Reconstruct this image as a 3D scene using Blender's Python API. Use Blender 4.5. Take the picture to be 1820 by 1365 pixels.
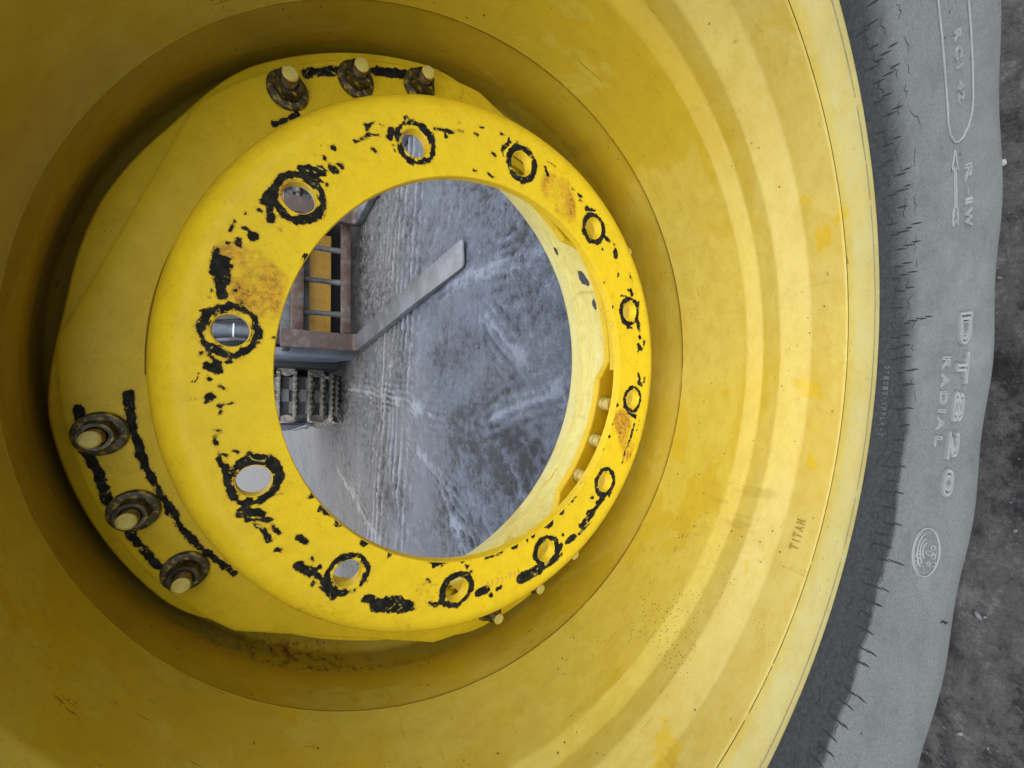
import bpy, bmesh, math, random
import numpy as np
from mathutils import Matrix, Vector

random.seed(7)
RNG = np.random.default_rng(7)
sc = bpy.context.scene
for _o in list(bpy.data.objects):
    bpy.data.objects.remove(_o)
COL = sc.collection

# ------------------------------------------------------------------ camera
S = 0.175                      # metres per unit (unit = bolt circle radius)
HW = 3.55 * S                  # height of the wheel axis
cam = bpy.data.cameras.new('camera')
cam_o = bpy.data.objects.new('camera', cam)
COL.objects.link(cam_o)
CX = Vector((0.05848755, -0.54497333, -0.83641095))
CY = Vector((0.99743080, 0.06661766, 0.02634164))
CZ = Vector((0.04136425, -0.83580271, 0.54746949))
mw = Matrix((CX, CY, CZ)).transposed().to_4x4()
mw.translation = (0.00729259, -0.28808987, 0.78785515)
cam_o.matrix_world = mw
cam.sensor_width = 36.0
cam.lens = 727.206 / 1820 * 36
cam.clip_start = 0.01
cam.clip_end = 2000
sc.camera = cam_o

# ------------------------------------------------------------------ sky, sun, exposure
SUN = Vector((0.06, -0.12, 0.98)).normalized()
world = bpy.data.worlds.new('World')
sc.world = world
world.use_nodes = True
wn = world.node_tree
bg = wn.nodes['Background']
sky = wn.nodes.new('ShaderNodeTexSky')
sky.sky_type = 'NISHITA'
sky.sun_disc = False
sky.sun_elevation = math.asin(SUN.z)
sky.sun_rotation = math.atan2(SUN.x, SUN.y)
sky.air_density = 0.5
sky.dust_density = 0.5
sky.ozone_density = 1.0
wn.links.new(sky.outputs[0], bg.inputs[0])
bg.inputs[1].default_value = 0.05
sun = bpy.data.lights.new('sun', 'SUN')
sun.energy = 1.5
sun.angle = math.radians(150)
sun.color = (1.0, 0.98, 0.92)
sun_o = bpy.data.objects.new('sun', sun)
sun_o.rotation_euler = (-SUN).to_track_quat('-Z', 'Y').to_euler()
sun_o.location = (0, 0, 8)
COL.objects.link(sun_o)
sc.view_settings.view_transform = 'Standard'
sc.view_settings.look = 'None'
sc.view_settings.gamma = 1.0
sc.view_settings.use_curve_mapping = False
sc.view_settings.exposure = 2.7
sc.render.engine = 'CYCLES'
sc.cycles.max_bounces = 10
sc.cycles.diffuse_bounces = 6

# ------------------------------------------------------------------ helpers
def tag(o, label=None, cat=None, group=None, kind=None):
    if label: o['label'] = label
    if cat: o['category'] = cat
    if group: o['group'] = group
    if kind: o['kind'] = kind
    return o

def empty(name, loc=(0, 0, 0), rz=0.0):
    o = bpy.data.objects.new(name, None)
    o.location = loc
    o.rotation_euler = (0, 0, rz)
    o.empty_display_size = 0.1
    COL.objects.link(o)
    return o

def link(name, me, mat=None, parent=None, smooth=None):
    o = bpy.data.objects.new(name, me)
    COL.objects.link(o)
    if mat is not None and not me.materials:
        me.materials.append(mat)
    if parent is not None:
        o.parent = parent
    if smooth is not None:
        shade(me, smooth)
    return o

def shade(me, ang):
    if ang >= 180:
        me.shade_smooth()
        return
    me.shade_smooth()
    me.set_sharp_from_angle(angle=math.radians(ang))

def mesh_np(name, V, F):
    """V (n,3) array, F list of index arrays / (m,4) int array"""
    me = bpy.data.meshes.new(name)
    if isinstance(F, np.ndarray):
        n = F.shape[1]
        me.vertices.add(len(V))
        me.vertices.foreach_set('co', np.ascontiguousarray(V, dtype=np.float32).ravel())
        me.loops.add(F.size)
        me.loops.foreach_set('vertex_index', np.ascontiguousarray(F, dtype=np.int32).ravel())
        me.polygons.add(len(F))
        me.polygons.foreach_set('loop_start', np.arange(0, F.size, n, dtype=np.int32))
        me.update(calc_edges=True)
    else:
        me.from_pydata([tuple(v) for v in V], [], F)
        me.update()
    return me

def grid_faces(nu, nv, wrap_u=False, off=0, flip=False):
    """verts index = i*nv + j"""
    iu = np.arange(nu if wrap_u else nu - 1)
    jv = np.arange(nv - 1)
    I, J = np.meshgrid(iu, jv, indexing='ij')
    I2 = (I + 1) % nu
    a = I * nv + J; b = I2 * nv + J; c = I2 * nv + J + 1; d = I * nv + J + 1
    F = np.stack([a, b, c, d], -1).reshape(-1, 4) + off
    return F[:, ::-1] if flip else F

def lathe(prof, seg, a0=0.0):
    """revolve (r, y) in units about the wheel axis; returns V, F (metres, wheel centre at z=HW)"""
    P = np.array(prof, float) * S
    th = a0 + np.linspace(0, 2 * math.pi, seg, endpoint=False)
    V = np.zeros((seg, len(P), 3))
    V[..., 0] = np.cos(th)[:, None] * P[:, 0]
    V[..., 1] = P[:, 1]
    V[..., 2] = np.sin(th)[:, None] * P[:, 0] + HW
    return V.reshape(-1, 3), grid_faces(seg, len(P), True)

def smooth_prof(pts, n=6):
    """Catmull-Rom through points"""
    P = np.array(pts, float)
    Q = np.vstack([2 * P[0] - P[1], P, 2 * P[-1] - P[-2]])
    out = []
    for i in range(1, len(Q) - 2):
        for t in np.linspace(0, 1, n, endpoint=False):
            a, b, c, d = Q[i - 1], Q[i], Q[i + 1], Q[i + 2]
            out.append(.5 * (2 * b + (c - a) * t + (2 * a - 5 * b + 4 * c - d) * t * t + (3 * b - a - 3 * c + d) * t ** 3))
    out.append(P[-1])
    return np.array(out)

def round_prof(pts, rads, n=5):
    """polyline with rounded corners"""
    out = [np.array(pts[0], float)]
    for i in range(1, len(pts) - 1):
        p = np.array(pts[i], float); a = np.array(pts[i - 1], float); b = np.array(pts[i + 1], float)
        r = rads[i] if isinstance(rads, (list, tuple)) else rads
        if r <= 0:
            out.append(p); continue
        u = (a - p); lu = np.linalg.norm(u); u /= lu
        v = (b - p); lv = np.linalg.norm(v); v /= lv
        d = min(r, lu * .49, lv * .49)
        for t in np.linspace(0, 1, n):
            out.append((1 - t) ** 2 * (p + u * d) + 2 * t * (1 - t) * p + t * t * (p + v * d))
    out.append(np.array(pts[-1], float))
    return np.array(out)

_LAT = RNG.random((256, 256))
def vnoise(x, y):
    xi = np.floor(x).astype(int); yi = np.floor(y).astype(int)
    fx = x - xi; fy = y - yi
    fx = fx * fx * (3 - 2 * fx); fy = fy * fy * (3 - 2 * fy)
    g = lambda i, j: _LAT[i & 255, j & 255]
    return (g(xi, yi) * (1 - fx) + g(xi + 1, yi) * fx) * (1 - fy) + (g(xi, yi + 1) * (1 - fx) + g(xi + 1, yi + 1) * fx) * fy
def fbm(x, y, oct=4, gain=.5):
    s = 0; a = 1; n = 0
    for k in range(oct):
        s = s + a * vnoise(x * 2 ** k + 17.3 * k, y * 2 ** k + 9.1 * k); n += a; a *= gain
    return s / n - .5

def capsule_d(px, pz, caps):
    """signed distance to the union of capsules, scaled by radius-free units"""
    d = np.full(px.shape, 9.0)
    for (x1, z1, x2, z2, r) in caps:
        bx, bz = x2 - x1, z2 - z1
        L = bx * bx + bz * bz + 1e-12
        t = np.clip(((px - x1) * bx + (pz - z1) * bz) / L, 0, 1)
        d = np.minimum(d, np.hypot(px - x1 - bx * t, pz - z1 - bz * t) - r)
    return d

def add_attr(me, name, arr):
    a = me.attributes.new(name, 'FLOAT', 'POINT')
    a.data.foreach_set('value', np.ascontiguousarray(arr, dtype=np.float32))

def box_bm(bm, c, s, rot=None, bev=0.0):
    """axis aligned box centre c, full size s, added to bmesh"""
    m = Matrix.Translation(c)
    if rot is not None: m = m @ rot
    m = m @ Matrix.Diagonal((s[0], s[1], s[2], 1))
    r = bmesh.ops.create_cube(bm, size=1.0, matrix=m)
    if bev > 0:
        es = set()
        for v in r['verts']:
            es.update(v.link_edges)
        bmesh.ops.bevel(bm, geom=list(es), offset=bev, segments=2, affect='EDGES', profile=.5)

def bm_obj(name, bm, mat, parent=None, ang=35):
    me = bpy.data.meshes.new(name)
    bm.normal_update()
    bm.to_mesh(me); bm.free()
    return link(name, me, mat, parent, ang)

def box(name, c, s, mat, parent=None, bev=.004, rot=None):
    bm = bmesh.new(); box_bm(bm, c, s, rot, bev)
    return bm_obj(name, bm, mat, parent)

def tube_np(path, rad, seg=10, caps=True):
    """tube along a polyline, returns V,F(list)"""
    P = np.array(path, float); n = len(P)
    T = np.gradient(P, axis=0); T /= np.linalg.norm(T, axis=1)[:, None] + 1e-12
    up = np.array([0, 0, 1.0])
    if abs(T[0] @ up) > .9: up = np.array([1.0, 0, 0])
    V = []; rad = np.broadcast_to(rad, (n,))
    N = up - T[0] * (up @ T[0]); N /= np.linalg.norm(N)
    for i in range(n):
        N = N - T[i] * (N @ T[i]); N /= np.linalg.norm(N)
        B = np.cross(T[i], N)
        for k in range(seg):
            a = 2 * math.pi * k / seg
            V.append(P[i] + (N * math.cos(a) + B * math.sin(a)) * rad[i])
    F = []
    for i in range(n - 1):
        for k in range(seg):
            k2 = (k + 1) % seg
            F.append((i * seg + k, i * seg + k2, (i + 1) * seg + k2, (i + 1) * seg + k))
    if caps:
        F.append(tuple(range(seg - 1, -1, -1))); F.append(tuple((n - 1) * seg + k for k in range(seg)))
    return np.array(V), F

def tube(name, path, rad, mat, parent=None, seg=12):
    V, F = tube_np(path, rad, seg)
    return link(name, mesh_np(name, V, F), mat, parent, 40)

# ------------------------------------------------------------------ materials
class NT:
    def __init__(self, name):
        self.m = bpy.data.materials.new(name); self.m.use_nodes = True
        self.t = self.m.node_tree; self.b = self.t.nodes['Principled BSDF']
    def n(self, typ, **kw):
        nd = self.t.nodes.new(typ)
        for k, v in kw.items(): setattr(nd, k, v)
        return nd
    def l(self, a, b): self.t.links.new(a, b)
    def coord(self, which='Object'):
        if not hasattr(self, '_c'): self._c = self.n('ShaderNodeTexCoord')
        return self._c.outputs[which]
    def mapv(self, scale=(1, 1, 1), src=None, loc=(0, 0, 0)):
        mp = self.n('ShaderNodeMapping'); mp.inputs['Scale'].default_value = scale; mp.inputs['Location'].default_value = loc
        self.l(src or self.coord(), mp.inputs['Vector']); return mp.outputs[0]
    def noise(self, scale, detail=4, rough=.55, src=None, dist=0.0):
        nd = self.n('ShaderNodeTexNoise'); nd.inputs['Scale'].default_value = scale; nd.inputs['Detail'].default_value = detail
        nd.inputs['Roughness'].default_value = rough; nd.inputs['Distortion'].default_value = dist
        self.l(src or self.coord(), nd.inputs['Vector']); return nd.outputs['Fac']
    def vor(self, scale, feature='F1', src=None, rnd=1.0):
        nd = self.n('ShaderNodeTexVoronoi', feature=feature); nd.inputs['Scale'].default_value = scale
        nd.inputs['Randomness'].default_value = rnd
        self.l(src or self.coord(), nd.inputs['Vector']); return nd
    def ramp(self, src, p0, p1, v0=0.0, v1=1.0):
        nd = self.n('ShaderNodeMapRange'); nd.clamp = True; nd.interpolation_type = 'SMOOTHSTEP'
        nd.inputs['From Min'].default_value = p0; nd.inputs['From Max'].default_value = p1
        nd.inputs['To Min'].default_value = v0; nd.inputs['To Max'].default_value = v1
        self.l(src, nd.inputs['Value']); return nd.outputs[0]
    def math(self, op, a, b=None):
        nd = self.n('ShaderNodeMath', operation=op)
        for i, x in enumerate((a, b)):
            if x is None: continue
            if isinstance(x, (int, float)): nd.inputs[i].default_value = x
            else: self.l(x, nd.inputs[i])
        return nd.outputs[0]
    def attr(self, name):
        nd = self.n('ShaderNodeAttribute'); nd.attribute_name = name; return nd.outputs['Fac']
    def mix(self, fac, a, b):
        nd = self.n('ShaderNodeMix', data_type='RGBA')
        if isinstance(fac, (int, float)): nd.inputs[0].default_value = fac
        else: self.l(fac, nd.inputs[0])
        for i, x in ((6, a), (7, b)):
            if isinstance(x, tuple): nd.inputs[i].default_value = (*x, 1)
            else: self.l(x, nd.inputs[i])
        return nd.outputs[2]
    def bump(self, h, strength=.3, dist=.002, prev=None):
        nd = self.n('ShaderNodeBump'); nd.inputs['Strength'].default_value = strength; nd.inputs['Distance'].default_value = dist
        self.l(h, nd.inputs['Height'])
        if prev is not None: self.l(prev, nd.inputs['Normal'])
        return nd.outputs[0]
    def set(self, **kw):
        for k, v in kw.items():
            k = k.replace('_', ' ')
            i = self.b.inputs[k]
            if isinstance(v, (int, float)): i.default_value = v
            elif isinstance(v, tuple): i.default_value = (*v, 1) if len(v) == 3 else v
            else: self.l(v, i)
        return self.m

YEL = (0.64, 0.436, 0.013)
YEL2 = (0.60, 0.415, 0.017)
BLACK = (0.0075, 0.0076, 0.006)

def mat_disc():
    t = NT('disc_yellow_paint')
    n1 = t.noise(9, 5)
    col = t.mix(t.ramp(n1, .35, .7), YEL, YEL2)
    dirt = t.ramp(t.noise(140, 5, .7), .56, .74, 0, .35)
    col = t.mix(dirt, col, (.36, .22, .02))
    grime = t.math('MULTIPLY', t.ramp(t.noise(26, 6, .7), .54, .70), t.ramp(t.noise(330, 3, .6), .48, .66, 0, .55))
    col = t.mix(grime, col, (.10, .065, .02))
    fine = t.math('MULTIPLY', t.math('SUBTRACT', t.noise(420, 3, .6), .5), .016)
    fine2 = t.math('MULTIPLY', t.math('SUBTRACT', t.noise(110, 3, .6), .5), .022)
    mott = t.ramp(t.noise(75, 6, .75), .38, .66, 0, .42)
    col = t.mix(mott, col, (.47, .305, .011))
    spk = t.vor(420); sm = t.math('MULTIPLY', t.ramp(spk.outputs['Distance'], .10, .20, 1, 0), t.ramp(t.noise(24, 5, .7), .48, .62))
    col = t.mix(t.math('MULTIPLY', sm, .6), col, (.16, .10, .012))
    # rust scuffs
    ru = t.math('ADD', t.attr('rust'), t.math('MULTIPLY', t.math('SUBTRACT', t.noise(160, 5, .7), .5), .9))
    rm = t.ramp(ru, .08, .80, 0, .85)
    rcol = t.mix(t.ramp(t.noise(240, 6, .8), .42, .60), (.52, .255, .020), (.15, .052, .014))
    col = t.mix(rm, col, rcol)
    # chips: attribute is a signed distance (units), negative inside
    d = t.math('ADD', t.math('ADD', t.attr('chip'), fine), fine2)
    cm = t.ramp(d, -.0012, .0012, 1, 0)
    fr_ = t.math('MULTIPLY', t.ramp(d, .0, .0075, 1, 0), t.ramp(t.noise(190, 4, .7), .38, .62, .15, .75))
    col = t.mix(fr_, col, (.20, .105, .016))
    # light scratches inside the bare areas
    wear = t.math('MULTIPLY', t.ramp(t.noise(95, 4, .75, dist=1.5), .60, .66), t.ramp(t.attr('chip'), -.045, -.01, .0, 1))
    bl = t.mix(t.ramp(t.noise(180, 4), .4, .75), BLACK, (.026, .024, .016))
    bl = t.mix(t.math('MULTIPLY', wear, .75), bl, (.55, .40, .05))
    col = t.mix(cm, col, bl)
    b1 = t.bump(t.noise(260, 3), .10, .0006)
    b2 = t.bump(cm, .5, -.0006, b1)
    return t.set(Base_Color=col, Roughness=t.math('ADD', t.ramp(cm, 0, 1, .36, .72), t.math('MULTIPLY', dirt, .5)), Normal=b2, Specular_IOR_Level=t.ramp(cm, 0, 1, .09, .08), Coat_Weight=t.ramp(cm, 0, 1, .02, 0), Coat_Roughness=.09)

def mat_rim():
    t = NT('rim_yellow_paint')
    geo = t.n('ShaderNodeNewGeometry')
    sx = t.n('ShaderNodeSeparateXYZ'); t.l(t.coord(), sx.inputs[0])
    base = t.mix(t.ramp(t.noise(5, 4), .3, .7), (.42, .284, .010), (.39, .268, .012))
    # washed-off dust film: hard edged patches of a slightly paler yellow
    st = t.mapv((1, 2.2, 1))
    film = t.ramp(t.noise(6.5, 9, .62, st, .6), .50, .515)
    front = t.ramp(sx.outputs[1], -.005, .02, 1, 0)
    film = t.math('MULTIPLY', film, .8)
    col = t.mix(film, base, (.42, .312, .028))
    pale = t.math('MULTIPLY', t.ramp(t.noise(3.2, 6, .6, t.mapv((1, 1, 1), loc=(3, 1, 2))), .44, .62), .5)
    col = t.mix(pale, col, (.42, .33, .07))
    dustw = t.math('MULTIPLY', t.ramp(sx.outputs[1], -.055, -.105, .05, .72), t.ramp(t.noise(4, 6, .65), .30, .62, .55, 1))
    col = t.mix(dustw, col, (.38, .312, .105))
    rear_lit = t.math('MULTIPLY', t.ramp(sx.outputs[1], .095, .105, 0, .72), t.ramp(t.noise(12, 6, .7), .25, .6, .6, 1))
    col = t.mix(rear_lit, col, (.57, .535, .185))  # rear barrel painted paler, standing in for daylight from behind
    gold = t.ramp(t.noise(7.5, 7, .6, t.mapv((1, 1.5, 1), loc=(9, 4, 2)), .4), .615, .635, 0, .75)
    col = t.mix(gold, col, (.42, .275, .005))
    mott = t.ramp(t.noise(46, 7, .75, t.mapv((1, 2.0, 1))), .36, .68, 0, .40)
    col = t.mix(mott, col, (.315, .203, .008))
    grit = t.math('MULTIPLY', t.ramp(t.noise(230, 5, .8), .56, .70), t.ramp(t.noise(9, 5, .7), .42, .66, 0, .6))
    col = t.mix(grit, col, (.15, .10, .02))
    runs = t.math('MULTIPLY', t.ramp(t.noise(16, 5, .6, t.mapv((3.5, .35, 3.5)), .5), .60, .70), t.ramp(t.noise(5, 4), .45, .6, 0, .45))
    col = t.mix(runs, col, (.24, .165, .02))
    # specks and scratches
    v = t.vor(95); sp = t.ramp(v.outputs['Distance'], .07, .10, 1, 0)
    sp = t.math('MULTIPLY', sp, t.ramp(t.noise(11, 3), .50, .58))
    v2 = t.vor(330); sp2 = t.ramp(v2.outputs['Distance'], .16, .22, 1, 0)
    sp2 = t.math('MULTIPLY', sp2, t.ramp(t.noise(7, 5, .6), .585, .66))
    scr = t.ramp(t.noise(60, 2, .5, t.mapv((.35, 3.0, .35)), 2.2), .705, .715)
    scr = t.math('MULTIPLY', scr, t.ramp(t.noise(13, 3), .5, .6))
    dk = t.math('MAXIMUM', t.math('MAXIMUM', sp, sp2), t.math('MULTIPLY', scr, .7))
    col = t.mix(t.math('MULTIPLY', dk, .85), col, (.06, .035, .012))
    # rust where the lug plate meets the barrel, and thin dark lines round the flange and barrel crease
    rm = t.math('MULTIPLY', t.ramp(t.attr('rust'), .2, .9), t.ramp(t.noise(120, 5, .75), .47, .60))
    col = t.mix(rm, col, (.13, .035, .012))
    lm = t.math('MULTIPLY', t.attr('line'), t.ramp(t.noise(45, 4, .7), .30, .44))
    col = t.mix(t.ramp(lm, .35, .6), col, (.05, .033, .010))
    mk = t.ramp(t.math('ADD', t.attr('mark'), t.math('MULTIPLY', t.math('SUBTRACT', t.noise(150, 4, .7), .5), .7)), .42, .50)
    col = t.mix(mk, col, (.030, .026, .028))
    gr = t.math('MULTIPLY', t.attr('edge'), t.ramp(t.noise(30, 6, .75), .25, .75, .35, 1))
    col = t.mix(t.math('MULTIPLY', gr, .62), col, (.38, .345, .17))
    sc2 = t.math('MULTIPLY', t.attr('edge'), t.ramp(t.noise(150, 5, .8), .60, .68))
    col = t.mix(t.math('MULTIPLY', sc2, .6), col, (.20, .17, .10))
    b1 = t.bump(t.noise(22, 3), .12, .004)
    b2 = t.bump(t.noise(320, 3), .08, .0006, b1)
    b3 = t.bump(film, .10, .0004, b2)
    rough = t.math('ADD', t.ramp(t.noise(8, 4), .3, .7, .30, .42), t.math('MULTIPLY', film, .25))
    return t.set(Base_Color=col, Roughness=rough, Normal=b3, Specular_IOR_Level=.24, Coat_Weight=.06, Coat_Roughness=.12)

def mat_metal(name, base, dark, rough=.45, metallic=.6, scale=60, paint=None, pm=(.52, .56)):
    t = NT(name)
    col = t.mix(t.ramp(t.noise(scale, 6, .65), .35, .68), base, dark)
    met = metallic
    r = t.ramp(t.noise(scale * 2, 4), .3, .7, rough - .1, rough + .15)
    if paint:
        m = t.ramp(t.noise(scale * 1.3, 4, .6, t.mapv((1, 1, 1), loc=(5, 2, 7))), *pm)
        col = t.mix(m, col, paint)
        met = t.math('MULTIPLY', t.ramp(m, 0, 1, 1, 0), metallic)
    return t.set(Base_Color=col, Roughness=r, Metallic=met, Normal=t.bump(t.noise(scale * 4, 4), .2, .0008))

def mat_tyre():
    t = NT('dusty_tyre_rubber')
    dust = t.attr('dust')
    n = t.noise(120, 5, .7)
    m = t.math('ADD', dust, t.math('MULTIPLY', t.math('SUBTRACT', t.noise(20, 6, .8), .5), .16))
    m = t.math('ADD', m, t.math('MULTIPLY', t.math('SUBTRACT', n, .5), .14))
    mm = t.ramp(m, .3, .7)
    dark = t.mix(t.ramp(t.noise(260, 4, .8), .30, .75), (.014, .0148, .0147), (.034, .0362, .0356))
    lite = t.mix(t.ramp(t.noise(520, 3, .8), .34, .66), (.082, .087, .083), (.127, .134, .128))
    lite = t.mix(t.ramp(t.noise(3, 3), .4, .7, 0, .35), lite, (.13, .135, .122))
    lite = t.mix(t.ramp(t.noise(26, 6, .75), .42, .70, 0, .5), lite, (.066, .070, .067))
    lite = t.mix(t.ramp(t.noise(9, 5, .7, t.mapv((1, 1, 1), loc=(4, 4, 4))), .52, .72, 0, .45), lite, (.165, .171, .160))
    col = t.mix(mm, dark, lite)
    v = t.vor(70); pit = t.math('MULTIPLY', t.ramp(v.outputs['Distance'], .06, .11, 1, 0), t.ramp(t.noise(15, 3), .56, .64))
    col = t.mix(t.math('MULTIPLY', pit, .8), col, (.02, .02, .02))
    b = t.bump(t.noise(420, 4, .7), .35, .0008)
    b = t.bump(t.noise(60, 4, .6), .2, .0015, b)
    return t.set(Base_Color=col, Roughness=.82, Specular_IOR_Level=.3, Normal=b)

def mat_flat(name, col, rough=.7, n=0.25, scale=80, metallic=0.0, bump=.2):
    t = NT(name)
    d = tuple(c * (1 - n) for c in col); u = tuple(min(1, c * (1 + n)) for c in col)
    return t.set(Base_Color=t.mix(t.noise(scale, 6, .65), d, u), Roughness=rough, Metallic=metallic, Normal=t.bump(t.noise(scale * 3, 4), bump, .001))

def mat_rusty(name, steel, rust, lo=.42, hi=.62, rough=.6, scale=14):
    t = NT(name)
    c1 = t.mix(t.ramp(t.noise(70, 5, .7), .3, .7), tuple(c * .7 for c in rust), rust)
    c2 = t.mix(t.ramp(t.noise(50, 5, .7, t.mapv((1, 4, 1))), .35, .7), tuple(c * .75 for c in steel), steel)
    col = t.mix(t.ramp(t.noise(scale, 7, .7), lo, hi), c1, c2)
    return t.set(Base_Color=col, Roughness=rough, Metallic=.15, Normal=t.bump(t.noise(140, 5), .35, .002))

M_disc = mat_disc(); M_rim = mat_rim(); M_tyre = mat_tyre()
M_nut = mat_metal('nut_steel', (.10, .078, .040), (.022, .017, .010), .36, .7, 90, (.30, .20, .014), (.60, .68))
M_washer = mat_metal('washer_steel', (.085, .068, .030), (.028, .022, .012), .42, .5, 150, (.30, .20, .014), (.50, .64))
M_thread = mat_metal('stud_thread', (.36, .29, .15), (.16, .12, .06), .34, .8, 120, (.50, .34, .03), (.60, .66))
M_stud = mat_flat('stud_end_paint', (.46, .36, .07), .5, .45, 240)
M_letter = mat_flat('raised_rubber', (.18, .193, .187), .8, .15, 200)
M_lettd = mat_flat('dark_rubber_letter', (.075, .08, .08), .8, .15, 200)
M_floor = mat_flat('letter_floor_rubber', (.018, .020, .020), .85, .3, 200)
M_crack = mat_flat('rubber_crack', (.004, .004, .004), .9, .2, 60)
M_stamp = mat_flat('stamped_shadow', (.25, .16, .013), .7, .25, 300)
M_stampr = mat_flat('stamped_rust', (.48, .28, .018), .75, .35, 300)

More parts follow.
